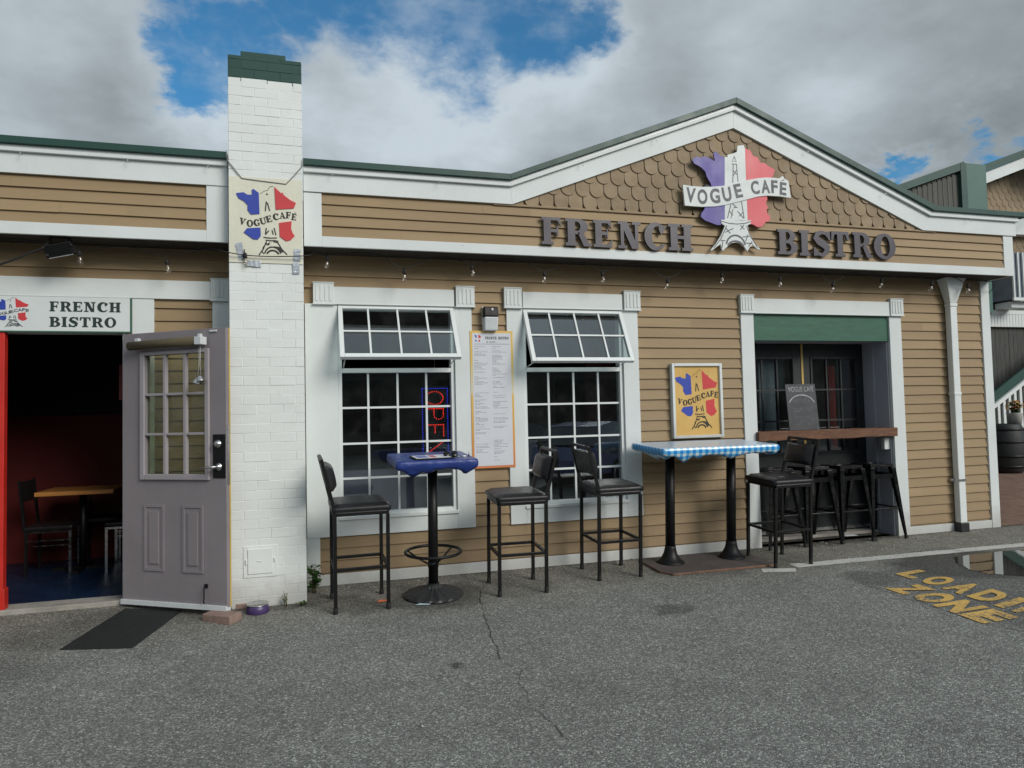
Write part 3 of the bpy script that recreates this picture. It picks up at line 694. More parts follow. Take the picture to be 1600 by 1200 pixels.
# --- chimney
ch = MB(); cx0, cx1, cy0 = -.585, .004, -.470; course = .0785; random.seed(3)
ch.box(cx0 + .003, cx1 - .003, cy0 + .0013, .10, -.05, 4.56)
z = -.02; r_i = 0
def brickbox(mb, a, b_, z0, z1, yf, mi=0):
    j = [random.uniform(-.0015, .0015) for _ in range(8)]
    mb.hexa([(a, yf + j[0], z0 + j[1]), (b_, yf + j[2], z0 + j[1]), (b_, yf + .02, z0), (a, yf + .02, z0), (a, yf + j[3], z1 + j[4]), (b_, yf + j[5], z1 + j[4]), (b_, yf + .02, z1), (a, yf + .02, z1)], mi=mi)
while z < 4.55:
    top = min(z + course - .0012 - random.uniform(0, .0012), 4.565); x = cx0 + (0 if r_i % 2 == 0 else -.105) ; up = 1 if z > 4.345 else 0
    while x < cx1 - .001:
        a = max(x, cx0); b_ = min(x + .205, cx1)
        if b_ - a > .02: brickbox(ch, a + (.0003 if a > cx0 else 0), b_ - (.0003 if b_ < cx1 else 0), z, top, cy0 - random.uniform(0, .0022), up)
        x += .208
    # sides
    for sx_ in (cx0 - .001, cx1 - .019):
        y = cy0 + .021 + (0 if r_i % 2 else -.0)
        while y < 0: ch.box(sx_, sx_ + .02, y, min(y + .2, .0), z, top, mi=up); y += .204
    z += course; r_i += 1
ch.box(-.485, -.125, -.462, -.02, 4.564, 4.610, mi=1); ch.box(cx0 + .0024, cx1 - .0024, cy0 + .0008, .09, 4.343, 4.5625, mi=1)
chim = ch.build('chimney', [M['brickw'], M['green']], B, .0028, 1)
ad = MB(); ad.box(-.490, -.465 + .24, -.4775, -.46, .215, .47); ad.box(-.455, -.262, -.486, -.4776, .245, .448); ad.box(-.385, -.345, -.492, -.4861, .345, .352); ad.box(-.474, -.460, -.489, -.4776, .325, .365); ad.box(-.252, -.240, -.489, -.4776, .335, .370)
ad.build('access_door', M['brickw'], chim, .003)
mb = MB()
for zc in (.02,): 
    mb.box(-.55, -.30, -.4745, -.471, -.03, .012)
mb.build('bare_brick_patch', M['paver'], chim)

# --- downspout with conductor head
d = MB()
d.hexa([(7.385, -.115, 2.70), (7.485, -.115, 2.70), (7.485, -.035, 2.70), (7.385, -.035, 2.70), (7.30, -.16, 2.975), (7.575, -.16, 2.975), (7.575, -.02, 2.975), (7.30, -.02, 2.975)])
d.box(7.292, 7.583, -.168, -.018, 2.975, 3.0); d.box(7.378, 7.492, -.12, -.032, 2.66, 2.70)
d.box(7.385, 7.485, -.112, -.034, .10, 2.66); d.box(7.379, 7.491, -.117, -.030, 1.60, 1.64)
ds = d.build('downspout', M['vinyl'], B, .008, 3)
mb = MB(); mb.box(7.335, 7.386, -.06, -.02, .585, .615); mb.box(7.484, 7.50, -.06, -.02, .585, .615); mb.box(7.38, 7.49, -.118, -.1125, .585, .615); mb.build('pipe_clamp', M['steel'], ds, .002)
mb = MB(); mb.box(7.372, 7.498, -.125, -.024, -.02, .10); mb.build('drain_boot', M['castiron'], ds, .006)

# --- interior
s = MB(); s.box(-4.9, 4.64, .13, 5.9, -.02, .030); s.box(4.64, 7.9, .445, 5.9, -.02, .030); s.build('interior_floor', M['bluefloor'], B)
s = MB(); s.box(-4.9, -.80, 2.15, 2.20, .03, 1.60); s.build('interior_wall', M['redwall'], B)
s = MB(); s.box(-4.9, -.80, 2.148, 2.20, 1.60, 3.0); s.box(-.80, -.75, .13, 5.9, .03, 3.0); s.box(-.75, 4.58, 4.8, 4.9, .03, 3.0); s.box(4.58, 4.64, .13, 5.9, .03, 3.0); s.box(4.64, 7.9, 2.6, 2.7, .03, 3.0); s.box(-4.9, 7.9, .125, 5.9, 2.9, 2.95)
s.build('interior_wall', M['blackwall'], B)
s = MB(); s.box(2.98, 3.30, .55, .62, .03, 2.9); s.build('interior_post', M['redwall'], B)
for (a, b_, c) in ((6.13, 6.22, 2.0), (4.91, 5.02, 1.9)):
    s = MB(); s.box(a, b_, .50, .58, .03, c); s.build('interior_post', M['red'], B)
s = MB(); s.box(5.14, 5.36, .50, .58, .03, 2.1); s.build('interior_post', M['greywhite'], B)
s = MB(); s.box(5.46, 5.58, .60, .62, 1.72, 2.12); s.build('wall_notice', M['white'], B)
s = MB(); s.box(-1.86, -1.825, 1.58, 1.60, 1.745, 2.115); s.build('wall_strip', mat('pink_strip', (.75, .22, .22), .6), B)
s = MB(); s.box(-.5, 1.75, .50, .55, .03, .98); s.build('pane_tint_wall', mat('plum_pane_tint', (.30, .25, .36), .7), B)  # added wall; its plum colour stands in for asphalt reflected in the panes

# --- grey entrance door, swung open
dx, dy = Vector((-1.448, -.125, 0)), Vector((-.592, -.695, 0)); ang = math.atan2(dy.y - dx.y, dy.x - dx.x)
DW = 1.028; DM = Matrix.Translation((dx.x, dx.y, .045)) @ Matrix.Rotation(ang, 4, 'Z'); DH = 2.195
def dmb():
    q = MB(); q.M = DM; return q
q = dmb(); T = .045
gx0, gx1, gz0, gz1 = .238, .838, 1.035, 2.005
q.box(0, gx0, 0, T, .0, DH); q.box(gx1, DW, 0, T, .0, DH); q.box(gx0, gx1, 0, T, gz1, DH); q.box(gx0, gx1, 0, T, 0, gz0)
door = q.build('entrance_door', M['lavender'], B, .002); door['label'] = 'lavender grey half glazed entrance door standing open against the chimney'
q = dmb()
for (a, b_, c, d_) in [(gx0 - .045, gx0 - .0005, gz0 - .045, gz1 + .03), (gx1 + .0005, gx1 + .04, gz0 - .045, gz1 + .03), (gx0 - .0005, gx1 + .0005, gz0 - .045, gz0 - .001), (gx0 - .0005, gx1 + .0005, gz1, gz1 + .03)]: q.box(a, b_, -.022, -.0005, c, d_)
q.build('glazing_frame', M['lavlite'], door, .005)
q = dmb(); q.box(gx0, gx1, .018, .024, gz0, gz1); q.build('pane', M['glass_thin'], door)
q = dmb()
for k in (1, 2): xc = gx0 + (gx1 - gx0) * k / 3; q.box(xc - .014, xc + .014, -.014, .0175, gz0, gz1)
for k in (1, 2): zc = gz0 + (gz1 - gz0) * k / 3; q.box(gx0, gx1, -.012, .017, zc - .010, zc + .010)
q.build('grille', M['lavlite'], door, .003)
for (a, b_) in ((.222, .425), (.607, .808)):
    q = dmb(); q.hexa([(a, -.001, .255), (b_, -.001, .255), (b_, -.0005, .255), (a, -.0005, .255), (a, -.001, .79), (b_, -.001, .79), (b_, -.0005, .79), (a, -.0005, .79)])
    for (u0, u1, w0, w1) in [(a, a + .022, .255, .79), (b_ - .022, b_, .255, .79), (a + .022, b_ - .022, .255, .277), (a + .022, b_ - .022, .768, .79)]: q.box(u0, u1, -.009, -.0012, w0, w1)
    i0, i1 = a + .055, b_ - .055; q.hexa([(a + .03, -.0012, .285), (b_ - .03, -.0012, .285), (b_ - .03, -.001, .285), (a + .03, -.001, .285), (a + .03, -.0012, .76), (b_ - .03, -.0012, .76), (b_ - .03, -.001, .76), (a + .03, -.001, .76)])
    q.box(i0, i1, -.010, -.0013, .315, .73); q.build('raised_panel', M['lavender'], door, .006, 2)
q = dmb(); q.box(-.01, DW + .004, -.016, -.0005, -.025, .014); q.box(0, DW, .002, T - .002, -.03, -.0005); q.build('door_sweep', M['lens'], door, .002)
q = dmb(); q.box(.905, 1.022, -.006, -.0005, 1.005, 1.35); lock = q.build('lock_plate', M['black'], door, .002)
q = dmb(); q.M = DM @ Matrix.Translation((.958, -.006, 1.275)) @ Matrix.Rotation(R(90), 4, 'X'); q.lathe([(.034, 0), (.034, .012), (.024, .018), (.020, .03), (.006, .032)]); q.build('deadbolt_knob', M['steel'], lock)
q = dmb(); q.M = DM @ Matrix.Translation((.962, -.006, 1.095)) @ Matrix.Rotation(R(90), 4, 'X'); q.lathe([(.034, 0), (.034, .010), (.020, .018), (.013, .05), (.013, .062)]); q.M = DM
q.tube([(.962, -.062, 1.095), (.90, -.066, 1.093), (.83, -.060, 1.09)], [.013, .010, .008]); q.build('lever_handle', M['steel'], lock)
q = dmb(); q.box(DW + .0005, DW + .004, .008, .036, .95, 1.42); q.build('edge_strip', M['steel'], door)
q = dmb(); q.box(DW + .0003, DW + .0035, .032, .047, .0, DH); q.build('edge_strip', M['yellow'], door)
q = dmb(); q.M = DM; q.tube([(.125, -.055, 2.085), (.48, -.057, 2.092), (.80, -.055, 2.095)], .036, 14); q.build('rolled_blind', M['khaki'], door)
q = dmb(); q.box(.80, .865, -.09, -.02, 2.062, 2.125); q.box(.15, .19, -.03, -.001, 2.12, 2.15); q.box(.78, .81, -.03, -.001, 2.125, 2.155); q.box(.88, .95, -.012, -.0005, 2.165, 2.18); q.build('blind_bracket', M['lens'], door, .004)
q = dmb(); q.tube([(.835, -.02, .155), (.835, -.03, .14), (.838, -.035, .06), (.828, -.03, .04), (.842, -.03, .03)], .005, 6); q.box(.822, .848, -.012, -.0005, .145, .175); q.build('door_hook', M['black'], door)

# ================================================================== slab lettering
def ell(cx, cy, rx_, ry_, a0, a1, n=14): return [(cx + rx_ * math.cos(R(a0 + (a1 - a0) * i / n)), cy + ry_ * math.sin(R(a0 + (a1 - a0) * i / n))) for i in range(n + 1)]
def ring(cx, cy, ro, so, ci, ri, si_, a0, a1, n=14):
    """crescent between an outer and a shifted inner ellipse, as quads"""
    o = ell(cx, cy, ro, so, a0, a1, n); i = ell(ci, cy, ri, si_, a0, a1, n)
    return [[o[k], o[k + 1], i[k + 1], i[k]] for k in range(n)]
def RC(x0, y0, x1, y1): return [(x0, y0), (x1, y0), (x1, y1), (x0, y1)]
def thick(pts, ws):
    out = []
    L = [];Rr = []
    for i, (p, w) in enumerate(zip(pts, ws)):
        a = pts[max(0, i - 1)]; b_ = pts[min(len(pts) - 1, i + 1)]; d = math.hypot(b_[0] - a[0], b_[1] - a[1]) or 1
        nx_, ny_ = -(b_[1] - a[1]) / d, (b_[0] - a[0]) / d; L.append((p[0] + nx_ * w / 2, p[1] + ny_ * w / 2)); Rr.append((p[0] - nx_ * w / 2, p[1] - ny_ * w / 2))
    return [[Rr[i], Rr[i + 1], L[i + 1], L[i]] for i in range(len(pts) - 1)]
GL = {
 'F': (.76, [RC(.08, 0, .35, 1), RC(0, 0, .44, .11), RC(0, .89, .72, 1), [(.72, 1), (.55, .95), (.60, .88), (.73, .68)], RC(.34, .45, .60, .57), RC(.56, .34, .63, .68)]),
 'E': (.82, [RC(.08, 0, .35, 1), RC(0, 0, .76, .11), RC(0, .89, .74, 1), [(.74, 1), (.55, .95), (.60, .88), (.75, .70)], RC(.34, .45, .58, .57), RC(.55, .34, .61, .68), [(.76, 0), (.79, .32), (.62, .12), (.55, .05)]]),
 'H': (.96, [RC(.09, 0, .36, 1), RC(.60, 0, .87, 1), RC(0, 0, .44, .11), RC(0, .89, .44, 1), RC(.52, 0, .95, .11), RC(.52, .89, .95, 1), RC(.35, .44, .61, .56)]),
 'I': (.44, [RC(.08, 0, .35, 1), RC(0, 0, .43, .11), RC(0, .89, .43, 1)]),
 'N': (.98, [RC(.11, 0, .24, 1), RC(.70, 0, .83, 1), [(.09, 1), (.38, 1), (.83, 0), (.56, 0)], RC(0, 0, .36, .11), RC(0, .89, .34, 1), RC(.58, .89, .94, 1)]),
 'R': (.92, [RC(.08, 0, .35, 1), RC(0, 0, .44, .11), RC(0, .89, .42, 1), RC(.34, .89, .45, 1), RC(.34, .43, .45, .55)] + ring(.45, .715, .38, .285, .43, .12, .165, -90, 90) + [[(.44, .50), (.66, .47), (.86, .11), (.93, .11), (.93, 0), (.66, 0)]]),
 'B': (.86, [RC(.08, 0, .35, 1), RC(0, 0, .40, .11), RC(0, .89, .40, 1), RC(.34, .89, .44, 1), RC(.34, .45, .44, .56), RC(.34, 0, .44, .11)] + ring(.43, .745, .34, .255, .41, .12, .15, -90, 90) + ring(.43, .28, .42, .28, .42, .15, .165, -90, 90)),
 'C': (.90, ring(.47, .5, .47, .52, .55, .24, .38, 55, 315, 20) + [[(.68, .97), (.92, .86), (.70, .56), (.60, .80)], [(.78, .10), (.90, .26), (.78, .20), (.68, .14)]]),
 'G': (.94, ring(.47, .5, .47, .52, .55, .24, .38, 55, 330, 20) + [[(.68, .97), (.92, .86), (.70, .62), (.60, .82)], RC(.66, .05, .86, .42), RC(.55, .38, .93, .47)]),
 'O': (.96, ring(.48, .5, .48, .53, .50, .20, .41, 0, 360, 28)),
 'S': (.80, thick([(.72, .74), (.60, .90), (.42, .95), (.22, .88), (.16, .72), (.28, .58), (.50, .47), (.63, .34), (.60, .17), (.42, .05), (.22, .10), (.08, .26)], [.10, .12, .14, .20, .26, .28, .30, .28, .22, .15, .13, .10]) + [[(.60, .98), (.76, 1.0), (.78, .66), (.70, .66)], [(.03, .34), (.10, .34), (.20, .02), (.04, .0)]]),
 'T': (.88, [RC(.30, 0, .57, 1), RC(.02, .88, .86, 1), [(.02, 1), (.18, .92), (.09, .66), (.0, .66)], [(.86, 1), (.88, .66), (.79, .66), (.70, .92)], RC(.19, 0, .68, .11)]),
 'U': (.90, [RC(.09, .3, .33, 1), RC(.68, .3, .80, 1), RC(0, .90, .42, 1), RC(.58, .90, .90, 1)] + ring(.445, .33, .355, .34, .505, .175, .20, 180, 360)),
 'V': (.90, [[(.05, 1), (.33, 1), (.60, .22), (.52, 0), (.42, 0)], [(.70, 1), (.82, 1), (.54, 0), (.46, .10)], RC(0, .90, .42, 1), RC(.60, .90, .92, 1)]),
 'A': (.94, [[(.40, 1), (.54, 1), (.88, 0), (.60, 0)], [(.10, 0), (.22, 0), (.46, .80), (.42, .98)], RC(.26, .27, .68, .38), RC(0, 0, .34, .09), RC(.52, 0, .96, .09)]),
}
GL['É'] = (.82, GL['E'][1] + [[(.34, 1.08), (.60, 1.26), (.66, 1.20), (.42, 1.05)]])
def put_glyph(mb, ch, fn, y, t, mi=None):
    """fn maps unit glyph coordinates to (x,z)"""
    for k, poly in enumerate(GL[ch][1]):
        mb.prism([fn(*p) for p in poly], y - .00025 * (k % 7), y + t, mi=mi)
def line_of(mb, txt, x0, x1, z0, h, y, t=.001):
    tot = sum(GL[c][0] + .10 for c in txt) - .10; sx_ = (x1 - x0) / tot; x = x0
    for c in txt: put_glyph(mb, c, lambda u, v, x=x: (x + u * sx_, z0 + v * h), y, t); x += (GL[c][0] + .10) * sx_

def letter_sign(name, label, spans, y=-.392):
    root = thing(name, label, 'sign', ((spans[0][1] + spans[-1][2]) / 2, -.355, spans[0][3]))
    for ch, x0, x1, z0, z1 in spans:
        mb = MB(); w = GL[ch][0]; o = root.location
        put_glyph(mb, ch, lambda u, v: (x0 + u * (x1 - x0) / w - o.x, z0 + v * (z1 - z0) - o.z), y - o.y, .022)
        mb.build('letter', M['letter'], root)
    return root
letter_sign('lettering_sign', 'dark plum slab letters FRENCH mounted on the siding left of the tricolour map sign', [('F', 2.178, 2.382, 3.105, 3.368), ('R', 2.420, 2.678, 3.103, 3.368), ('E', 2.708, 2.916, 3.101, 3.368), ('N', 2.968, 3.226, 3.100, 3.370), ('C', 3.254, 3.489, 3.100, 3.372), ('H', 3.518, 3.798, 3.104, 3.374)])
letter_sign('lettering_sign', 'dark plum slab letters BISTRO mounted on the siding right of the tricolour map sign', [('B', 4.801, 5.051, 3.118, 3.386), ('I', 5.074, 5.205, 3.114, 3.388), ('S', 5.240, 5.473, 3.116, 3.391), ('T', 5.480, 5.712, 3.122, 3.396), ('R', 5.762, 6.015, 3.124, 3.400), ('O', 6.043, 6.338, 3.124, 3.396)])

# ================================================================== the big tricolour sign in the gable
LOGO_BLUE = [(3.813, 4.048), (3.858, 4.076), (3.91, 4.066), (3.934, 4.082), (3.975, 4.082), (4.022, 4.07), (4.056, 4.049), (4.07, 4.047), (4.064, 4.089), (4.057, 4.126), (4.084, 4.151), (4.113, 4.13), (4.124, 4.11), (4.186, 4.099), (4.160, 3.383), (4.119, 3.402), (4.112, 3.386), (4.065, 3.384), (3.995, 3.406), (3.931, 3.424), (3.886, 3.458), (3.893, 3.494), (3.93, 3.538), (3.937, 3.568), (4.022, 3.775), (4.012, 3.816), (3.989, 3.846), (3.967, 3.887), (3.957, 3.928), (3.912, 3.967), (3.866, 3.989), (3.832, 4.002), (3.812, 4.027)]
LOGO_WHITE = [(4.187, 4.099), (4.225, 4.099), (4.22, 4.123), (4.287, 4.144), (4.336, 4.164), (4.345, 4.229), (4.418, 4.243), (4.432, 4.21), (4.432, 3.451), (4.162, 3.436)]
LOGO_RED = [(4.433, 4.21), (4.496, 4.194), (4.53, 4.137), (4.579, 4.131), (4.613, 4.074), (4.681, 4.069), (4.699, 4.048), (4.791, 4.012), (4.769, 3.956), (4.742, 3.911), (4.672, 3.733), (4.683, 3.691), (4.662, 3.646), (4.685, 3.605), (4.664, 3.561), (4.711, 3.499), (4.704, 3.466), (4.647, 3.441), (4.608, 3.396), (4.546, 3.388), (4.498, 3.412), (4.462, 3.415), (4.433, 3.451)]
LOGO_BAN = [(3.686, 3.771), (3.788, 3.764), (3.904, 3.765), (4.022, 3.773), (4.153, 3.792), (4.298, 3.826), (4.445, 3.873), (4.569, 3.902), (4.668, 3.916), (4.768, 3.92), (4.83, 3.917), (4.876, 3.948), (4.899, 3.917), (4.943, 3.901), (4.966, 3.717), (4.834, 3.727), (4.684, 3.725), (4.56, 3.707), (4.436, 3.67), (4.314, 3.635), (4.168, 3.595), (4.049, 3.572), (3.896, 3.559), (3.78, 3.559), (3.702, 3.561)]
LOGO_TOW = [(4.114, 3.439), (4.234, 3.44), (4.354, 3.441), (4.469, 3.453), (4.462, 3.415), (4.425, 3.397), (4.445, 3.313), (4.502, 3.22), (4.572, 3.149), (4.536, 3.153), (4.477, 3.198), (4.439, 3.164), (4.413, 3.126), (4.378, 3.172), (4.332, 3.207), (4.284, 3.213), (4.224, 3.202), (4.162, 3.152), (4.119, 3.117), (4.098, 3.186), (4.056, 3.158), (3.989, 3.113), (3.984, 3.124), (4.045, 3.189), (4.108, 3.276), (4.159, 3.378), (4.119, 3.402)]
LOGO_ST = [[(4.3, 4.113), (4.277, 4.058), (4.322, 4.06), (4.3, 4.113)], [(4.27, 4.031), (4.331, 4.034)], [(4.285, 4.027), (4.272, 3.834)], [(4.323, 4.03), (4.335, 3.85)], [(4.282, 3.963), (4.326, 3.924)], [(4.322, 3.971), (4.28, 3.909)], [(4.241, 3.61), (4.193, 3.459)], [(4.259, 3.616), (4.299, 3.582)], [(4.269, 3.574), (4.317, 3.58)], [(4.22, 3.534), (4.26, 3.494)], [(4.234, 3.461), (4.262, 3.558)], [(4.365, 3.655), (4.391, 3.47)], [(4.316, 3.54), (4.385, 3.47)], [(4.382, 3.533), (4.332, 3.488)]]
TOW_ST = [[(4.12, 3.423), (4.208, 3.405), (4.304, 3.404), (4.401, 3.417), (4.463, 3.44)], [(4.177, 3.379), (4.106, 3.244), (4.02, 3.146)], [(4.412, 3.392), (4.456, 3.282), (4.536, 3.169)], [(4.157, 3.31), (4.254, 3.357)], [(4.17, 3.352), (4.216, 3.302)], [(4.34, 3.393), (4.386, 3.353)], [(4.382, 3.401), (4.338, 3.345)], [(4.359, 3.272), (4.444, 3.282)], [(4.426, 3.302), (4.393, 3.226)], [(4.398, 3.21), (4.477, 3.209)], [(4.472, 3.23), (4.427, 3.175)], [(4.1, 3.223), (4.153, 3.225)], [(4.123, 3.214), (4.114, 3.15)]]
def strokes(mb, lst, w, y, t=.001, f_=lambda p: p):
    k = 0
    for pl in lst:
        pl = [f_(p) for p in pl]
        for q in thick(pl, [w] * len(pl)): mb.prism(q, y - .0002 * (k % 5), y + t); k += 1
SG = thing('map_sign', 'large tricolour map sign with a white banner and tower cut-out in the gable', 'sign', (4.33, -.36, 3.12))
def sgb(mb, name, m_): mb.v = [(x - 4.33, y + .36, z - 3.12) for x, y, z in mb.v]; return mb.build(name, m_, SG)
q = MB(); q.prism(LOGO_BLUE, -.408, -.394); sgb(q, 'blue_panel', M['mappurple'])
q = MB(); q.prism(LOGO_WHITE, -.4085, -.394); wp = sgb(q, 'white_panel', M['signwhite'])
q = MB(); q.prism(LOGO_RED, -.408, -.394); sgb(q, 'red_panel', M['mappink'])
q = MB(); q.prism(LOGO_TOW, -.414, -.3945); tw = sgb(q, 'tower_base', M['signwhite'])
q = MB(); q.prism(LOGO_BAN, -.418, -.3955); bn = sgb(q, 'banner', M['signwhite'])
q = MB(); strokes(q, LOGO_ST, .0085, -.4095); sgb(q, 'tower_drawing', M['signgrey'])
q = MB(); strokes(q, TOW_ST, .009, -.415); strokes(q, [ell(4.277, 3.16, .115, .125, 165, 15, 14), ell(4.277, 3.15, .10, .075, 160, 20, 12)], .018, -.4155); sgb(q, 'tower_drawing', M['signgrey'])
q = MB(); q.box(3.95, 4.6, -.394, -.356, 3.75, 3.80); q.box(4.20, 4.36, -.394, -.356, 3.30, 3.34); sgb(q, 'mounting_batten', M['black'])
q = MB()
for ch, x, z, a, h_, w_ in [('V', 3.772, 3.669, -5, .155, .110), ('O', 3.905, 3.662, -1, .155, .115), ('G', 4.050, 3.680, 5, .155, .115), ('U', 4.190, 3.706, 9, .150, .105), ('E', 4.325, 3.751, 14, .145, .088), ('C', 4.53, 3.799, 8, .142, .100), ('A', 4.657, 3.818, 3, .140, .105), ('F', 4.767, 3.824, 0, .138, .080), ('E', 4.873, 3.810, -5, .138, .082)]:
    vs, fs = text_polys(ch, 1, .035); x0 = min(v[0] for v in vs); x1 = max(v[0] for v in vs); z0 = min(v[1] for v in vs); z1 = max(v[1] for v in vs)
    ca, sa_ = math.cos(R(a)), math.sin(R(a)); out = []
    for (u, v, _) in vs:
        uu = ((u - x0) / (x1 - x0) - .5) * w_; vv = ((v - z0) / (z1 - z0) - .5) * h_; out.append((x + uu * ca - vv * sa_, -.4192, z + uu * sa_ + vv * ca))
    q.add(out, fs)
q.prism([(4.857, 3.898), (4.889, 3.912), (4.892, 3.904), (4.862, 3.889)], -.4195, -.4185); sgb(q, 'lettering', M['signgrey'])

# ================================================================== smaller map emblems (traced in a unit box 0..1)
PB1 = [(0, .876), (.12, .894), (.185, .863), (.262, .863), (.258, .938), (.286, .95), (.373, .90), (.384, .596), (.24, .58), (.185, .646), (.188, .714), (.13, .764), (.037, .807)]
PB2 = [(.175, .379), (.397, .397), (.402, .28), (.354, .224), (.277, .226), (.12, .317)]
PR1 = [(.637, 1.0), (.747, .913), (.775, .925), (.793, .888), (.904, .82), (1.0, .783), (.96, .702), (.655, .67)]
PR2 = [(.71, .478), (.922, .512), (.913, .398), (.941, .335), (.972, .299), (.904, .236), (.83, .217), (.72, .28)]
PT = [[(.368, 0), (.44, .09), (.498, .205)], [(.84, .02), (.75, .10), (.664, .222)], [(.446, .26), (.56, .252), (.673, .26)], [(.48, .222), (.57, .214), (.655, .222)], [(.47, .175), (.544, .155)], [(.553, .187), (.50, .150)], [(.609, .205), (.683, .192)], [(.646, .192), (.692, .217)],
      [(.70, .118), (.738, .056), (.793, .068)], [(.62, .13), (.72, .12), (.76, .06)], [(.45, .13), (.42, .05), (.46, .02)], [(.48, .298), (.493, .397)], [(.48, .304), (.535, .36)], [(.655, .298), (.624, .404)], [(.59, .37), (.61, .304)], [(.48, .64), (.498, .783)], [(.553, .646), (.516, .765)], [(.50, .88), (.51, .90), (.52, .88)]]
PARCH = [ell(.60, .01, .135, .115, 168, 12, 14)]; PARCH2 = [ell(.60, .005, .10, .07, 165, 15, 12)]
PCOAST = [[(.40, .89), (.46, .93), (.52, .945), (.56, 1.0), (.62, 1.01)]]
def emblem(parent, x0, z0, w, h, y, lett, serif=True, t=.001, drawing=None, blue='mapblue', red='mapred'):
    o = parent.location; f_ = lambda p: (x0 + p[0] * w - o.x, z0 + p[1] * h - o.z); yy = y - o.y
    q = MB(); q.prism([f_(p) for p in PB1], yy - t, yy); q.prism([f_(p) for p in PB2], yy - t, yy); q.build('blue_map', M[blue], parent)
    q = MB(); q.prism([f_(p) for p in PR1], yy - t, yy); q.prism([f_(p) for p in PR2], yy - t, yy); q.build('red_map', M[red], parent)
    q = MB(); sw = w * .020
    strokes(q, PT, sw, yy - .001, .001, f_); strokes(q, PARCH, sw * 1.2, yy - .0015, .001, f_); strokes(q, PARCH2, sw * 1.5, yy - .0015, .001, f_); strokes(q, PCOAST, sw * .35, yy - .001, .001, f_)
    q.build('tower_drawing', M[drawing or lett], parent)
    q = MB()
    for ch, u, v, a in [('V', .098, .475, -14), ('O', .222, .453, -2), ('G', .335, .468, 8), ('U', .440, .495, 13), ('E', .540, .53, 16), ('C', .658, .567, 12), ('A', .765, .592, 5), ('F', .868, .60, -2), ('É', .965, .578, -8)]:
        cx_, cz_ = f_((u, v)); ca, sa_ = math.cos(R(a)), math.sin(R(a)); lh = h * .095; lw = w * .106
        if ch in 'ÉF': lw *= .82
        if serif:
            gw = GL[ch][0]
            put_glyph(q, ch, lambda p, r_: (cx_ + ((p / gw - .5) * lw) * ca - (r_ - .5) * lh * sa_, cz_ + ((p / gw - .5) * lw) * sa_ + (r_ - .5) * lh * ca), yy - .0012, .001)
        else:
            vs, fs = text_polys('E' if ch == 'É' else ch, 1, .02); a0 = min(v_[0] for v_ in vs); a1 = max(v_[0] for v_ in vs); b0 = min(v_[1] for v_ in vs); b1 = max(v_[1] for v_ in vs)
            q.add([(cx_ + ((p[0] - a0) / (a1 - a0) - .5) * lw * ca - ((p[1] - b0) / (b1 - b0) - .5) * lh * sa_, yy - .0022, cz_ + ((p[0] - a0) / (a1 - a0) - .5) * lw * sa_ + ((p[1] - b0) / (b1 - b0) - .5) * lh * ca) for p in vs], fs)
    q.build('lettering', M[lett], parent)

# chimney sign (a cream panel taped to the brick)
cs = thing('chimney_sign', 'cream tricolour map sign fixed high on the white brick chimney', 'sign', (-.29, -.476, 2.83))
q = MB(); q.box(-.583 + .29, .000 + .29, -.0025, -.0, -.02, .70)
q.build('panel', M['cream'], cs)
emblem(cs, -.525, 2.875, .475, .585, -.4795, 'ink', True, .006)
tp = MB()
for (a, z_, w_, h_, r_) in [(-.515, 2.86, .055, .13, 12), (-.045, 2.85, .07, .10, -3)]:
    pass
def tape(x, z, w, h, rot, label):
    q = MB(); n = 7; vs = []
    for i in range(n + 1):
        for sgn in (-1, 1):
            u = sgn * w / 2 + random.uniform(-.003, .003); v = -h / 2 + h * i / n; dy_ = random.uniform(-.004, 0) if 0 < i < n else 0
            vs.append((u * math.cos(R(rot)) - v * math.sin(R(rot)), dy_ - .001, u * math.sin(R(rot)) + v * math.cos(R(rot))))
    q.add(vs, [(2 * i, 2 * i + 1, 2 * i + 3, 2 * i + 2) for i in range(n)]); o = q.build('tape_strip', M['tape']); o.location = (x, -.4805, z); tag(o, label, 'tape', 'silver tape strips on the chimney')
tape(-.495, 2.90, .055, .145, 14, 'long slanting silver tape strip left of the tower drawing on the chimney')
tape(-.045, 2.885, .055, .105, -2, 'upright silver tape strip by the right edge of the cream chimney sign')
tape(-.395, 2.80, .05, .125, 88, 'crumpled level silver tape strip below the cream chimney sign')
tape(-.055, 2.775, .055, .10, 3, 'lowest silver tape strip near the chimney right edge')
q = MB(); q.tube([(-.592, -.478, 3.70), (-.60, -.49, 3.74), (-.592, -.484, 3.66), (-.48, -.482, 3.515), (-.36, -.482, 3.505), (-.20, -.482, 3.495), (-.13, -.482, 3.49), (-.07, -.482, 3.56), (.006, -.484, 3.655), (.010, -.49, 3.72)], .0042, 6)
tag(q.build('hanging_wire', mat('dull_wire', (.20, .20, .19), .5)), 'thin grey wire looped across the chimney above the cream sign', 'wire')

# framed poster
ps = thing('poster_sign', 'white framed yellow poster with tricolour map hung above the checked table', 'sign', (3.985, -.03, 1.205))
def P_(mb, name, m_, bevel=0, parent=ps): mb.v = [(x - 3.985, y + .03, z - 1.205) for x, y, z in mb.v]; return mb.build(name, m_, parent, bevel)
q = MB(); q.box(3.685, 3.715, -.075, -.018, 1.205, 1.992); q.box(4.252, 4.282, -.075, -.018, 1.205, 1.992); q.box(3.715, 4.252, -.075, -.018, 1.962, 1.992); q.box(3.715, 4.252, -.075, -.018, 1.205, 1.235); P_(q, 'frame', M['white'], .004)
q = MB(); q.box(3.715, 4.252, -.050, -.040, 1.235, 1.962); P_(q, 'panel', M['poster'])
emblem(ps, 3.728, 1.295, .503, .625, -.0505, 'ink', True, .001)

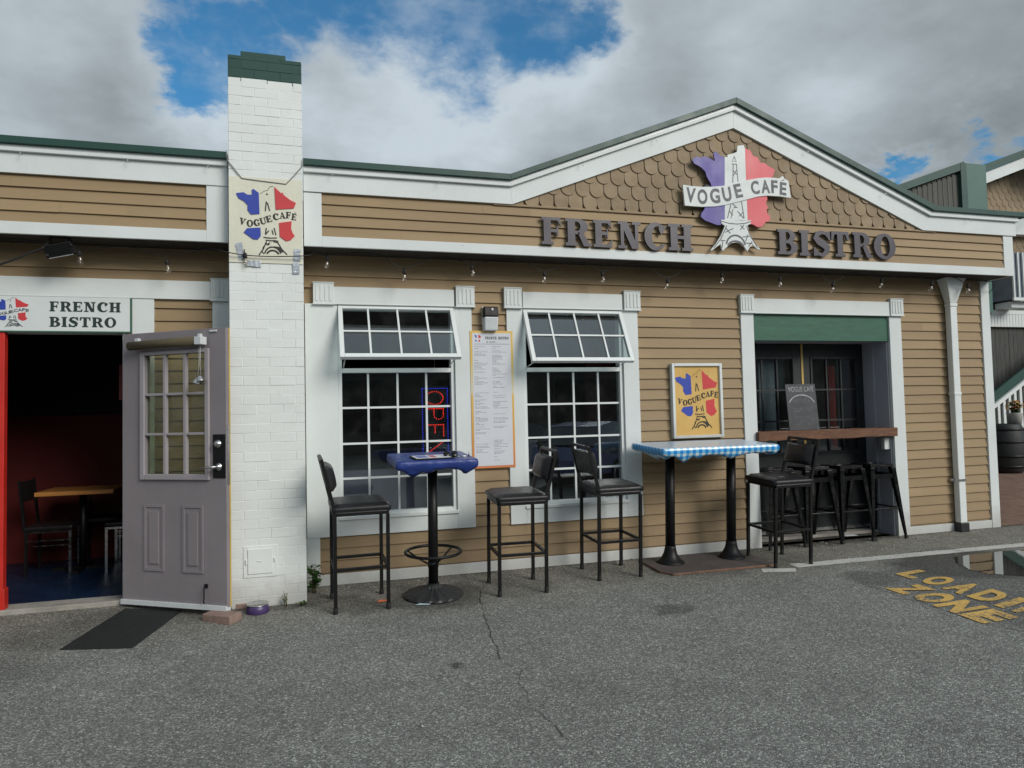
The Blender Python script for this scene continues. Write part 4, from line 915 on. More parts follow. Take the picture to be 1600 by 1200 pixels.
# wide white door sign
dsn = thing('door_sign', 'long white FRENCH BISTRO board over the open entrance', 'sign', (-2.03, -.05, 2.272))
def D_(mb, name, m_, bevel=0): mb.v = [(x + 2.03, y + .05, z - 2.272) for x, y, z in mb.v]; return mb.build(name, m_, dsn, bevel)
q = MB(); q.box(-2.66, -1.408, -.062, -.046, 2.272, 2.556); D_(q, 'board', M['signwhite'], .001)
q = MB(); q.box(-1.4078, -1.396, -.063, -.046, 2.262, 2.558); q.box(-2.66, -1.408, -.063, -.046, 2.262, 2.2715); D_(q, 'green_edge', M['greenp'])
q = MB(); line_of(q, 'FRENCH', -2.004, -1.478, 2.434, .083, -.0635); line_of(q, 'BISTRO', -2.004, -1.512, 2.306, .083, -.0635); D_(q, 'lettering', M['inkgreen'])
emblem(dsn, -2.415, 2.300, .262, .240, -.0625, 'signgrey', False, .0008)

# menu board between the windows
mn = thing('menu_board', 'tall white menu board with yellow orange border between the two windows', 'sign', (1.755, -.04, .985))
def Q_(mb, name, m_, bevel=0): mb.v = [(x - 1.755, y + .04, z - .985) for x, y, z in mb.v]; return mb.build(name, m_, mn, bevel)
def border_mat():
    m_, gg, b = principled('menu_border'); t = gg.n('ShaderNodeTexCoord'); s_ = gg.n('ShaderNodeSeparateXYZ'); gg.l(t.outputs['Object'], s_.inputs[0])
    h_ = gg.math('MULTIPLY_ADD', gg.noise(t.outputs['Object'], 3, 3), .1, s_.outputs[2])
    nd = gg.ramp(gg.map(h_, 0, 1.38, smooth=False), [(0, (.62, .20, .08)), (.28, (.68, .34, .08)), (.55, (.70, .46, .12)), (.58, (.66, .60, .45)), (.70, (.66, .55, .25)), (.8, (.70, .48, .10)), (1, (.70, .47, .12))])
    gg.l(nd, b.inputs['Base Color']); b.inputs['Roughness'].default_value = .35; return m_
q = MB(); q.box(1.540, 1.970, -.042, -.036, .985, 2.315); Q_(q, 'border', border_mat(), .001)
q = MB(); q.box(1.562, 1.948, -.0432, -.0421, 1.008, 2.293); Q_(q, 'sheet', M['paper'])
q = MB(); line_of(q, 'FRENCH', 1.690, 1.805, 2.232, .026, -.0436, .0002); line_of(q, 'BISTRO', 1.823, 1.928, 2.232, .026, -.0436, .0002)
vs, fs = text_polys('la carte', .030, 0); q.add([(1.700 + a + b_ * .2, -.0437, 2.198 + b_) for a, b_, c in vs], fs); q.box(1.578, 1.93, -.0436, -.0432, 2.184, 2.187); Q_(q, 'heading', M['ink'])
q = MB(); random.seed(11)
def txtcol(x0, x1, z0, z1, dens=1.0):
    z = z0
    while z > z1:
        L_ = random.choice((.25, .45, .6, .8, .95)) * (x1 - x0); x = x0; hh = .0042
        if random.random() < .13: z -= .018
        while x < x0 + L_:
            ww = random.uniform(.008, .024); q.box(x, min(x + ww, x1), -.0436, -.0432, z, z + hh * random.uniform(.7, 1.1)); x += ww + .005
        z -= .0125 if random.random() < .75 else .021
for (z0, z1) in [(2.160, 2.06), (2.025, 1.90), (1.865, 1.78), (1.71, 1.50), (1.475, 1.27), (1.235, 1.13)]: txtcol(1.578, 1.715, z0, z1)
for (z0, z1) in [(2.160, 1.985), (1.95, 1.76), (1.715, 1.55), (1.505, 1.40), (1.385, 1.36), (1.25, 1.06)]: txtcol(1.758, 1.905, z0, z1)
Q_(q, 'small_print', mat('grey_print', (.17, .17, .19), .7))
q = MB(); q.prism([(1.585, 2.275), (1.606, 2.27), (1.606, 2.243), (1.594, 2.25)], -.0438, -.0432); q.prism([(1.588, 2.225), (1.607, 2.225), (1.605, 2.208), (1.595, 2.21)], -.0438, -.0432); Q_(q, 'blue_map', M['mapblue'])
q = MB(); q.prism([(1.622, 2.278), (1.650, 2.262), (1.645, 2.243), (1.623, 2.243)], -.0438, -.0432); q.prism([(1.624, 2.227), (1.64, 2.227), (1.638, 2.205), (1.625, 2.208)], -.0438, -.0432); Q_(q, 'red_map', M['mapred'])

# wall lamp above it
wl = thing('wall_lamp', 'small black and frosted wall lamp above the menu board', 'lamp', (1.742, -.02, 2.31))
q = MB(); q.hexa([(-.072, -.10, .135), (.072, -.10, .135), (.072, 0, .135), (-.072, 0, .135), (-.072, -.085, .235), (.072, -.085, .235), (.072, 0, .235), (-.072, 0, .235)]); q.build('housing', M['black'], wl, .012, 3)
q = MB(); q.hexa([(-.066, -.075, .0), (.066, -.075, .0), (.066, -.0, .0), (-.066, -.0, .0), (-.070, -.098, .134), (.070, -.098, .134), (.070, -.0, .134), (-.070, -.0, .134)]); q.build('lens', M['lens'], wl, .014, 3)
q = MB(); q.box(-.075, .075, -.02, -.002, -.006, .24); q.M = Matrix.Translation((.008, -.093, .205)) @ Matrix.Rotation(R(90), 4, 'X'); q.lathe([(.013, 0), (.013, .006), (.008, .007)], n=14); q.build('sensor_plate', M['lens'], wl)

# festoon lights under the eaves
st = thing('string_light', 'black festoon cable with small clear bulbs looped under the eaves', 'string lights', (3.5, -.24, 2.98))
bulbs = [(.206, 2.856), (.891, 2.762), (1.534, 2.826), (2.245, 2.787), (2.862, 2.806), (3.568, 2.762), (4.212, 2.84), (4.926, 2.821), (5.60, 2.777), (6.263, 2.846), (6.972, 2.829), (7.522, 2.82)]
lb = [(-1.735, -.24, 2.82), (-1.085, -.24, 2.775), (-.455, -.50, 2.80)]
cab = [(-5, -.25, 2.99), (-3.4, -.24, 2.93), (-2.3, -.24, 2.985), (lb[0][0], -.24, 2.93), (-1.4, -.24, 2.955), (lb[1][0], -.24, 2.905), (-.75, -.30, 2.95), (-.60, -.50, 2.885), (lb[2][0], -.505, 2.865), (-.25, -.505, 2.862), (.02, -.50, 2.88), (.10, -.3, 2.95)]
prev = None
for i, (x, z) in enumerate(bulbs):
    cab.append((x, -.24, z + .095)); 
    if i + 1 < len(bulbs):
        x2 = bulbs[i + 1][0]; cab.append(((x * .6 + x2 * .4), -.24, 2.985 - .02 * (i % 2))); cab.append(((x * .3 + x2 * .7), -.24, 2.97))
cab += [(7.9, -.24, 2.95), (8.07, -.10, 2.90), (8.14, .05, 2.82)]
# catmull smooth
def smooth(pts, n=5):
    P3 = [Vector(p) for p in pts]; out = []
    for i in range(len(P3) - 1):
        a = P3[max(0, i - 1)]; b_ = P3[i]; c = P3[i + 1]; d_ = P3[min(len(P3) - 1, i + 2)]
        for k in range(n):
            t = k / n; out.append(.5 * ((2 * b_) + (-a + c) * t + (2 * a - 5 * b_ + 4 * c - d_) * t * t + (-a + 3 * b_ - 3 * c + d_) * t ** 3))
    return out + [P3[-1]]
loc = Vector(st.location)
q = MB(); q.tube([p - loc for p in smooth(cab)], .0042, 6); q.build('cable', M['cable'], st)
def make_bulb():
    s_ = MB(); s_.tube([(0, 0, .095), (0, 0, .055)], .004, 6); s_.lathe([(.010, .018), (.0165, .02), (.0165, .058), (.010, .064)], n=12)
    so = s_.build('bulb', M['rubber'], st)
    b_ = MB(); b_.lathe([(.012, .018), (.018, .006), (.023, -.012), (.0235, -.026), (.018, -.042), (.008, -.052), (.001, -.054)], n=14); b_.build('bulb_glass', M['bulb'], so)
    b_ = MB(); b_.tube([(0, 0, .018), (.002, 0, -.005), (-.003, 0, -.022), (.003, 0, -.034)], [.006, .0045, .003, .001], 6); b_.build('filament', M['filament'], so)
    return so
b0 = make_bulb(); allb = [(x, -.24, z) for x, z in bulbs] + lb
for i, p in enumerate(allb):
    o = b0 if i == 0 else copy_tree(b0, st); o.location = Vector(p) + Vector((0, 0, .022)) - loc
    o.rotation_euler = (random.uniform(-.12, .12), random.uniform(-.18, .18), 0)

# black flood lamp hanging at the far left under the eaves
fl = thing('flood_lamp', 'black finned flood lamp on a cable under the left eaves', 'lamp', (-1.87, -.27, 2.905))
q = MB(); q.M = Matrix.Rotation(R(-14), 4, 'Y') @ Matrix.Rotation(R(15), 4, 'X'); q.box(-.10, .10, -.045, .03, -.05, .05)
for k in range(6): q.box(-.09, .09, -.052 + .0, -.046, -.045 + .016 * k, -.038 + .016 * k)
q.build('housing', M['black'], fl, .008)
q = MB(); q.bar((-.11, 0, .0), (-.06, 0, .10), .012, .02); q.bar((.11, 0, -.02), (.06, 0, .10), .012, .02); q.bar((-.07, 0, .095), (.07, 0, .095), .03, .012)
for p in ((-.10, -.05, .0), (.095, -.05, .03), (-.07, -.05, -.06)): q.box(p[0] - .008, p[0] + .008, p[1] - .01, p[1], p[2] - .008, p[2] + .008)
q.build('bracket', M['rubber'], fl)
q = MB(); q.tube(smooth([(-.07, 0, .03), (-.20, 0, -.03), (-.40, .0, -.13), (-.75, .02, -.22), (-1.3, .03, -.25)]), .009, 8); q.build('power_cable', M['cable'], fl)
q = MB(); q.M = Matrix.Rotation(R(-14), 4, 'Y') @ Matrix.Rotation(R(15), 4, 'X'); q.box(-.085, .085, -.04, .025, -.056, -.0505); q.build('lens', M['lens'], fl)

# bells on the entrance door
bl = thing('door_bells', 'pair of small silver bells hanging on the entrance door glass', 'bells', tuple(DM @ Vector((.812, -.05, 1.76))))
bl.rotation_euler = (0, 0, ang)
for (x, y, z, a) in ((-.022, 0, -.0, 25), (.03, -.012, .01, -15)):
    q = MB(); q.M = Matrix.Translation((x, y, z)) @ Matrix.Rotation(R(a), 4, 'Y'); q.lathe([(.034, .0), (.033, .006), (.026, .018), (.022, .035), (.015, .048), (.004, .054)], n=18); q.build('bell', M['steel'], bl)
q = MB(); q.tube([(.005, 0, .30), (.006, -.004, .15), (-.008, 0, .055)], .0015, 5); q.tube([(.02, 0, .30), (.018, -.006, .15), (.024, -.006, .062)], .0015, 5); q.build('cord', M['lens'], bl)

# ================================================================== bar stools with backs
def make_stool():
    t = thing('bar_stool', 'x', 'bar stool', (0, 0, 0), 0, 'padded black bar stools along the wall')
    q = MB()
    a = .208
    for (x, y) in ((-a, -a), (-a, a), (a, -a), (a, a)):
        l = MB(); l.bar((x, y, .028), (x, y, .772), .028); lg = l.build('leg', M['black'], t, .002)
        f_ = MB(); f_.lathe([(.018, 0), (.0205, .004), (.019, .045), (.018, .048)], x, y, 12); f_.build('rubber_foot', M['rubber'], lg)
    s_ = MB()
    for y in (-a, a): s_.bar((-a, y, .783), (a, y, .783), .026)
    for x in (-a, a): s_.bar((x, -a + .011, .783), (x, a - .013, .783), .026)
    s_.build('seat_frame', M['black'], t, .002)
    s_ = MB()
    for y in (-a, a): s_.bar((-a + .011, y, .345), (a - .013, y, .345), .024, .024)
    for x in (-a, a): s_.bar((x, -a + .011, .345), (x, a - .013, .345), .024, .024)
    s_.build('footrest', M['black'], t, .002)
    # cushion: softly domed
    c = MB(); n = 12; w = .228
    def top(u, v): e_ = max(abs(u), abs(v)); return .862 + .008 * (1 - u * u) * (1 - v * v) - .020 * max(0, (e_ - .84) / .16) ** 2
    vs = []
    for j in range(n + 1):
        for i in range(n + 1):
            u = -1 + 2 * i / n; v = -1 + 2 * j / n; k = 1 - .03 * max(0, abs(u) + abs(v) - 1.7); vs.append((u * w * k, v * w * k, top(u, v) + random.uniform(-.0008, .0008)))
    fs = [(j * (n + 1) + i, j * (n + 1) + i + 1, (j + 1) * (n + 1) + i + 1, (j + 1) * (n + 1) + i) for j in range(n) for i in range(n)]
    c.add(vs, fs, smooth=True)
    rim = [(i, 0) for i in range(n)] + [(n, j) for j in range(n)] + [(n - i, n) for i in range(n)] + [(0, n - j) for j in range(n)]
    rp = [vs[j * (n + 1) + i] for i, j in rim]; N = len(rp); v2 = []
    for (s1, z1) in ((1.0, None), (1.028, .835), (1.025, .812), (.985, .796)):
        for p in rp: v2.append((p[0] * s1, p[1] * s1, p[2] if z1 is None else z1))
    c.add(v2, [(r_ * N + i, (r_ + 1) * N + i, (r_ + 1) * N + (i + 1) % N, r_ * N + (i + 1) % N) for r_ in range(3) for i in range(N)] + [tuple(3 * N + i for i in range(N))], smooth=True)
    c.build('seat', M['vinylb'], t)
    bf = MB()
    for y in (-a, a): bf.bar((a, y, .772), (a + .012, y, .86), .027, .027, (0, 1, 0)); bf.bar((a + .010, y, .850), (a + .098, y, 1.22), .027, .025, (0, 1, 0))
    bf.bar((a + .094, -a, 1.214), (a + .094, a, 1.214), .024, .024)
    bf.build('back_frame', M['black'], t, .002)
    # back pad
    pd = MB(); Lx = Vector((a + .030, 0, .965)); Ux = Vector((.088, 0, .37)).normalized(); Nx = Vector((-Ux.z, 0, Ux.x)); n = 8; vs = []; H_ = .205; Wd = .192
    for j in range(n + 1):
        for i in range(n + 1):
            u = -1 + 2 * i / n; v = j / n; e_ = max(abs(u), abs(2 * v - 1)); dd = .056 + .016 * (1 - u * u) * (1 - (2 * v - 1) ** 2 * .5) - .030 * max(0, (e_ - .70) / .30) ** 2
            vs.append(tuple(Lx + Ux * (v * H_) + Vector((0, u * Wd, 0)) + Nx * dd))
    base = len(vs); vs += [tuple(Vector(p) - Nx * (Vector(p) - Lx).dot(Nx) + Nx * -.016) for p in vs]
    g_ = lambda i, j, b_=0: b_ + j * (n + 1) + i
    fs = [(g_(i, j), g_(i, j + 1), g_(i + 1, j + 1), g_(i + 1, j)) for j in range(n) for i in range(n)] + [(g_(i, j, base), g_(i + 1, j, base), g_(i + 1, j + 1, base), g_(i, j + 1, base)) for j in range(n) for i in range(n)]
    for (i, j), (i2, j2) in [((k, 0), (k + 1, 0)) for k in range(n)] + [((n, k), (n, k + 1)) for k in range(n)] + [((n - k, n), (n - k - 1, n)) for k in range(n)] + [((0, n - k), (0, n - k - 1)) for k in range(n)]:
        fs.append((g_(i, j), g_(i2, j2), g_(i2, j2, base), g_(i, j, base)))
    pd.add(vs, fs, smooth=True); pd.build('backrest', M['vinylb'], t, .006)
    return t
st0 = make_stool()
def place(o, x, y, rot, extra=0.0):
    M_ = Matrix.Translation((x, y, gz(x, y))) @ Matrix.Rotation(TILT if y < 0 else 0, 4, 'X') @ Matrix.Rotation(rot, 4, 'Z'); o.location = M_.translation; o.rotation_euler = M_.to_euler()
for i, (x, y, r_, lab) in enumerate([(.423, -.632, PI + .03, 'padded black bar stool left of the blue covered table, its back to the chimney'),
                                     (1.790, -.608, -.03, 'padded black bar stool right of the blue covered table, under the menu board'),
                                     (2.772, -.425, PI + .01, 'padded black bar stool just left of the checked table, its back to the second window'),
                                     (4.545, -.552, .04, 'padded black bar stool right of the checked table near the parking line')]):
    o = st0 if i == 0 else copy_tree(st0); place(o, x, y, r_); o['label'] = lab

# ================================================================== glossy backless metal stools in the recess
def make_metal():
    t = thing('metal_stool', 'x', 'metal stool', (0, 0, 0), 0, 'glossy black backless stools under the bar shelf')
    a = .155; b_ = .225
    q = MB(); q.box(-a, a, -a, a, .822, .838); q.box(-a - .004, a + .004, -a - .004, a + .004, .800, .8215); q.tube([(-.045, 0, .8395), (.045, 0, .8395)], .006, 6); q.build('seat', M['blackgloss'], t, .008, 3)
    for sx_ in (-1, 1):
        for sy_ in (-1, 1):
            l = MB(); l.hexa([(sx_ * b_ - .012, sy_ * b_ - .012, 0), (sx_ * b_ + .012, sy_ * b_ - .012, 0), (sx_ * b_ + .012, sy_ * b_ + .012, 0), (sx_ * b_ - .012, sy_ * b_ + .012, 0),
                              (sx_ * (a - .012) - .030, sy_ * (a - .01) - .030, .80), (sx_ * (a - .012) + .030, sy_ * (a - .01) - .030, .80), (sx_ * (a - .012) + .030, sy_ * (a - .01) + .030, .80), (sx_ * (a - .012) - .030, sy_ * (a - .01) + .030, .80)]); lg = l.build('leg', M['blackgloss'], t, .005)
            f_ = MB(); f_.box(sx_ * b_ - .016, sx_ * b_ + .016, sy_ * b_ - .016, sy_ * b_ + .016, -.004, .03); f_.build('rubber_foot', M['rubber'], lg, .003)
    q = MB(); c = b_ - (b_ - a) * .335 / .8
    for s_ in (-1, 1): q.bar((-c, s_ * c, .335), (c, s_ * c, .335), .012, .016); q.bar((s_ * c, -c, .335), (s_ * c, c, .335), .012, .016)
    q.build('footrest', M['blackgloss'], t, .002)
    q = MB(); d_ = a + .02
    for s_ in (-1, 1): q.bar((-d_, s_ * d_, .70), (d_, s_ * d_, .70), .004, .05); q.bar((s_ * d_, -d_, .70), (s_ * d_, d_, .70), .004, .05)
    q.build('apron', M['blackgloss'], t)
    return t
m0 = make_metal()
for i, (x, y, r_, lab) in enumerate([(4.945, .055, .02, 'first glossy black stool under the bar shelf, mostly hidden behind the padded bar stool'),
                                     (5.425, .060, -.02, 'second glossy black stool from the left under the bar shelf'),
                                     (5.868, .055, .03, 'third glossy black stool from the left under the bar shelf'),
                                     (6.300, .060, -.01, 'rightmost glossy black stool against the white jamb under the bar shelf')]):
    o = m0 if i == 0 else copy_tree(m0); place(o, x, y, r_); o.rotation_euler.x *= .3; o['label'] = lab

# ================================================================== blue covered pedestal table
bt = thing('pedestal_table', 'black pedestal table with foot ring under a blue cover', 'table', (1.045, -.600, gz(1.045, -.6)), 0, None, True)
q = MB(); q.box(-.30, .30, -.30, .30, 1.135, 1.170); q.build('tabletop', M['ply'], bt, .004)
q = MB(); q.lathe([(.042, .06), (.042, 1.12)], n=24); q.box(-.14, .14, -.03, .03, 1.115, 1.135); q.box(-.03, .03, -.14, .14, 1.1145, 1.1345); q.build('pole', M['black'], bt)
q = MB(); prof = [(.252, 0), (.258, .012), (.245, .022), (.20, .038), (.12, .058), (.075, .072), (.050, .098), (.050, .11)]; n = 64; vs = []
for (r_, z) in prof:
    for k in range(n): rr_ = r_ * (1 + (.018 if k % 4 < 2 else -.018) * (1 if .06 < r_ < .25 else 0)); zz = z + (.004 if k % 4 < 2 else 0) * (1 if .06 < r_ < .25 else 0); vs.append((rr_ * math.cos(2 * PI * k / n), rr_ * math.sin(2 * PI * k / n), zz))
fs = [(i * n + k, i * n + (k + 1) % n, (i + 1) * n + (k + 1) % n, (i + 1) * n + k) for i in range(len(prof) - 1) for k in range(n)] + [tuple(range(n - 1, -1, -1)), tuple((len(prof) - 1) * n + k for k in range(n))]
q.add(vs, fs, smooth=False); q.build('base', M['castiron'], bt)
q = MB(); q.tube([(.235 * math.cos(2 * PI * k / 40), .235 * math.sin(2 * PI * k / 40), .375) for k in range(40)], .0135, 10, closed=True)
for k in range(3): a_ = 2 * PI * k / 3 + .6; q.tube([(.225 * math.cos(a_), .225 * math.sin(a_), .372), (.13 * math.cos(a_), .13 * math.sin(a_), .31), (.05 * math.cos(a_), .05 * math.sin(a_), .27)], .008, 8)
q.lathe([(.047, .245), (.047, .29)], n=20); q.build('foot_ring', M['black'], bt)

def cloth(name, label, m_, root_loc, hw, hd, z, drop, corner, tuck, ripple, seed, cat='tablecloth', dips=()):
    """fitted plastic cover: flat top, rounded edge, loose tucked hem"""
    random.seed(seed); c = MB(); N = 96
    def rr(t, gx, gy, rad=.018):
        # point on rounded rectangle, t in 0..1
        per = []; 
        for (cx_, cy_, a0) in ((gx - rad, gy - rad, 0), (-gx + rad, gy - rad, 90), (-gx + rad, -gy + rad, 180), (gx - rad, -gy + rad, 270)):
            for k in range(5): a_ = R(a0 + 90 * k / 4); per.append((cx_ + rad * math.cos(a_), cy_ + rad * math.sin(a_)))
        per.append(per[0]); L = [0]
        for i in range(len(per) - 1): L.append(L[-1] + math.hypot(per[i + 1][0] - per[i][0], per[i + 1][1] - per[i][1]))
        s_ = t * L[-1]
        for i in range(len(per) - 1):
            if s_ <= L[i + 1] + 1e-9: u = (s_ - L[i]) / (L[i + 1] - L[i] or 1); return (per[i][0] + (per[i + 1][0] - per[i][0]) * u, per[i][1] + (per[i + 1][1] - per[i][1]) * u)
        return per[-1]
    ph_ = [random.uniform(0, 6.28) for _ in range(6)]
    wav = lambda t: .5 * math.sin(2 * PI * t * 9 + ph_[0]) + .3 * math.sin(2 * PI * t * 17 + ph_[1]) + .25 * math.sin(2 * PI * t * 31 + ph_[2])
    rings = [(.0, .45, 0), (.0, .75, 0), (.002, .93, 0), (0, .985, 0), (-.006, 1.0, 0), (-drop * .35, 1.012, .3), (-drop * .75, 1.012, .6), (-drop, 1.0, 1.0)]
    vs = []
    for (dz, s_, wv) in rings:
        for k in range(N):
            t = k / N; x, y = rr(t, hw * s_, hd * s_); w_ = wav(t) * ripple * wv
            l = math.hypot(x, y); vs.append((x + x / l * w_, y + y / l * w_, z + dz + random.uniform(-.0006, .0006) + (abs(w_) * .4 if wv else 0)))
    # hem folded underneath, sagging at places
    for (s_, dz) in ((.965, -.012), (.90, -.016), (.80, .0)):
        for k in range(N):
            t = k / N; x, y = rr(t, hw * s_, hd * s_); sag = 0
            for (t0, wd, am) in dips: d_ = min(abs(t - t0), 1 - abs(t - t0)); sag += am * math.exp(-(d_ / wd) ** 2)
            f_ = {.965: .55, .90: 1.0, .80: .5}[s_]; vs.append((x + wav(t * 1.7) * ripple, y + wav(t + .3) * ripple, z - drop + dz - sag * f_ + wav(t * 2.3) * tuck))
    n_r = len(rings) + 3
    fs = [(r_ * N + k, (r_ + 1) * N + k, (r_ + 1) * N + (k + 1) % N, r_ * N + (k + 1) % N) for r_ in range(n_r - 1) for k in range(N)] + [tuple(N - 1 - k for k in range(N))][:0]
    fs.append(tuple(range(N)))
    c.add(vs, fs, smooth=True); o = c.build(name, m_)
    o.location = root_loc; o.rotation_euler = (TILT, 0, 0); return tag(o, label, cat)
off = Matrix.Rotation(TILT, 4, 'X') @ Vector((-.012, 0, 0))
cloth('tablecloth', 'wrinkled dark blue plastic cover fitted over the small pedestal table', M['blue'], Vector(bt.location) + off, .335, .345, 1.192, .058, .03, .006, .006, 5, dips=((.548, .022, .06), (.60, .02, .03), (.725, .022, .045), (.87, .03, .05), (.0, .03, .03), (.25, .05, .03)))

# things on the blue table
TB = Matrix.Translation(bt.location) @ Matrix.Rotation(TILT, 4, 'X')
def on_table(o, x, y, z, rz=0): M_ = TB @ Matrix.Translation((x, y, z)) @ Matrix.Rotation(rz, 4, 'Z'); o.location = M_.translation; o.rotation_euler = M_.to_euler()
cb = thing('clipboard', 'black clipboard holding a printed card on the blue table', 'clipboard'); on_table(cb, -.03, -.14, 1.196, R(4))
q = MB(); q.box(-.165, .165, -.12, .12, 0, .008); q.build('board', M['black'], cb, .003)
q = MB(); q.box(-.15, .14, -.105, .11, .0085, .0105); q.build('card', M['paper'], cb)
q = MB(); q.box(-.02, .03, -.08, .08, .0108, .0113); q.build('red_print', mat('pale_red_print', (.45, .15, .18), .6), cb)
q = MB(); q.box(-.13, -.04, -.08, .08, .0108, .0113); q.build('blue_print', mat('pale_blue_print', (.16, .20, .42), .6), cb)
at = thing('sunglasses', 'black folded sunglasses lying at the right end of the clipboard', 'sunglasses'); on_table(at, .125, -.17, 1.200)
for x in (-.032, .032):
    q = MB(); q.M = Matrix.Translation((x, 0, .022)) @ Matrix.Rotation(R(70), 4, 'X'); q.lathe([(.0, -.002), (.026, -.002), (.029, 0), (.026, .003), (.0, .003)], n=18); q.build('lens', M['blackgloss'], at)
q = MB(); q.tube([(-.06, .01, .03), (-.05, .06, .015), (.03, .065, .01)], .003, 6); q.tube([(.06, .01, .03), (.06, .05, .012), (-.02, .055, .008)], .003, 6); q.tube([(-.008, 0, .03), (.008, 0, .03)], .003, 6); q.build('arm', M['black'], at)
ky = MB(); ky.tube([(0, 0, .004), (.03, .012, .005), (.06, -.004, .004)], .0035, 6); ky.lathe([(.012, 0), (.012, .004)], -.005, 0, 12); ky.tube([(.09, .03, 0), (.094, .032, .035)], .006, 8)
ko = ky.build('small_keys', M['steel']); on_table(ko, .20, -.16, 1.196); tag(ko, 'little bunch of keys on the blue table beside the sunglasses', 'keys')

# ================================================================== checked twin-post table
ct = thing('twin_post_table', 'long bar table on two black posts under a blue checked cloth', 'table', (3.80, -.395, gz(3.8, -.395)), 0, None, True)
q = MB(); q.box(-.585, .585, -.285, .285, 1.125, 1.165); q.build('tabletop', M['ply'], ct, .004)
for x in (-.345, .345):
    q = MB(); q.lathe([(.048, .06), (.046, 1.12)], x, .065, 24); q.lathe([(.14, .022), (.138, .03), (.115, .045), (.085, .075), (.065, .115), (.055, .16), (.052, .19)], x, .065, 28); q.build('post', M['black'], ct)
q = MB(); pl = [(-.60, -.20), (-.52, -.31), (.56, -.31), (.60, -.26), (.60, .25), (.55, .28), (-.55, .28), (-.60, .22)]
q.add([(x, y, .001) for x, y in pl] + [(x, y, .022) for x, y in pl], [tuple(range(7, -1, -1)), tuple(range(8, 16))] + [(i, (i + 1) % 8, (i + 1) % 8 + 8, i + 8) for i in range(8)], mi=0); q.mi = [0, 0] + [1] * 8
q.build('base_board', [M['ply'], M['plyedge']], ct, .003)
def gingham():
    m_, gg, b = principled('blue_gingham'); t = gg.n('ShaderNodeTexCoord'); s_ = gg.n('ShaderNodeSeparateXYZ'); gg.l(t.outputs['Object'], s_.inputs[0]); p_ = .066
    def band(v):
        f_ = gg.math('FRACT', gg.math('DIVIDE', v, p_)); f2 = gg.math('ABSOLUTE', gg.math('SUBTRACT', f_, .5)); return gg.map(f2, .235, .265)
    A_ = band(gg.math('ADD', s_.outputs[0], 10.01)); yz = gg.math('ADD', gg.math('SUBTRACT', s_.outputs[1], s_.outputs[2]), 10.0); B_ = band(yz)
    k = gg.math('MULTIPLY', gg.math('ADD', A_, B_), .5)
    thr = gg.n('ShaderNodeTexWave'); thr.inputs['Scale'].default_value = 300; gg.l(t.outputs['Object'], thr.inputs[0])
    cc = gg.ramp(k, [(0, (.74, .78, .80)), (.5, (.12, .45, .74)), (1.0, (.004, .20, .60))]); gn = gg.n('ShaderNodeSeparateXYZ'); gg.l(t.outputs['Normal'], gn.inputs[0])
    cc = gg.mix(gg.map(gn.outputs[2], .75, .95, 0, .62), cc, (.62, .68, .76, 1)); gg.l(cc, b.inputs['Base Color'])  # glare painted in: upward faces of the cloth are mixed towards white
    b.inputs['Roughness'].default_value = .32; b.inputs['Specular IOR Level'].default_value = .7; b.inputs['Coat Weight'].default_value = .6; b.inputs['Coat Roughness'].default_value = .3
    bp = gg.n('ShaderNodeBump'); bp.inputs['Strength'].default_value = .35; bp.inputs['Distance'].default_value = .01; gg.l(gg.noise(t.outputs['Object'], 11, 4, .6), bp.inputs['Height']); gg.l(bp.outputs[0], b.inputs['Normal']); return m_
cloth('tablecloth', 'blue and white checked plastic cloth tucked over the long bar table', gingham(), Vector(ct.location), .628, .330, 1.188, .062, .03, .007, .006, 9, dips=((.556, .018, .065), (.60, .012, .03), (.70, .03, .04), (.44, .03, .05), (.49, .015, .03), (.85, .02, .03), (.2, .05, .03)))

# ================================================================== chalkboard leaning on the shelf
cbd = thing('chalkboard', 'small grey chalkboard with VOGUE CAFÉ in chalk leaning on the bar shelf', 'chalkboard', (5.40, .06, 1.2445), R(-2)); cbd.rotation_euler = (R(-6), 0, R(-2)); cbd.scale = (.93, 1, .96)
q = MB(); q.box(-.209, .209, -.006, .006, 0, .545); q.build('slate', M['chalk'], cbd, .002)
def chalk_text(mb, txt, xc, z, h, wd):
    vs, fs = text_polys(txt, 1, -.01, 'CENTER'); x0 = min(v[0] for v in vs); x1 = max(v[0] for v in vs)
    mb.add([(xc + ((a - x0) / (x1 - x0) - .5) * wd + random.uniform(-.0012, .0012), -.0066, z + b_ * h + random.uniform(-.0012, .0012)) for a, b_, c in vs], fs)
q = MB(); chalk_text(q, 'VOGUE CAFÉ', .005, .455, .085, .35); q.build('chalk_title', M['chalkwhite'], cbd)
q = MB(); strokes(q, [ell(0, .28, .185, .135, 160, 20, 16)], .011, -.0068, .0005); q.build('chalk_arc', M['chalkwhite'], cbd)
q = MB(); chalk_text(q, 'FRENCH', -.005, .32, .075, .27); chalk_text(q, 'CUISINE', 0, .215, .075, .27)
def heart(cx_, cz_, s_): return [(cx_ + s_ * 16 * math.sin(t / 20 * 2 * PI) ** 3 / 16, cz_ + s_ * (13 * math.cos(t / 20 * 2 * PI) - 5 * math.cos(2 * t / 20 * 2 * PI) - 2 * math.cos(3 * t / 20 * 2 * PI) - math.cos(4 * t / 20 * 2 * PI)) / 16) for t in range(21)]
strokes(q, [heart(-.07, .115, .055), heart(.075, .115, .055)], .006, -.0068, .0005); q.build('chalk_words', M['chalkfaint'], cbd)

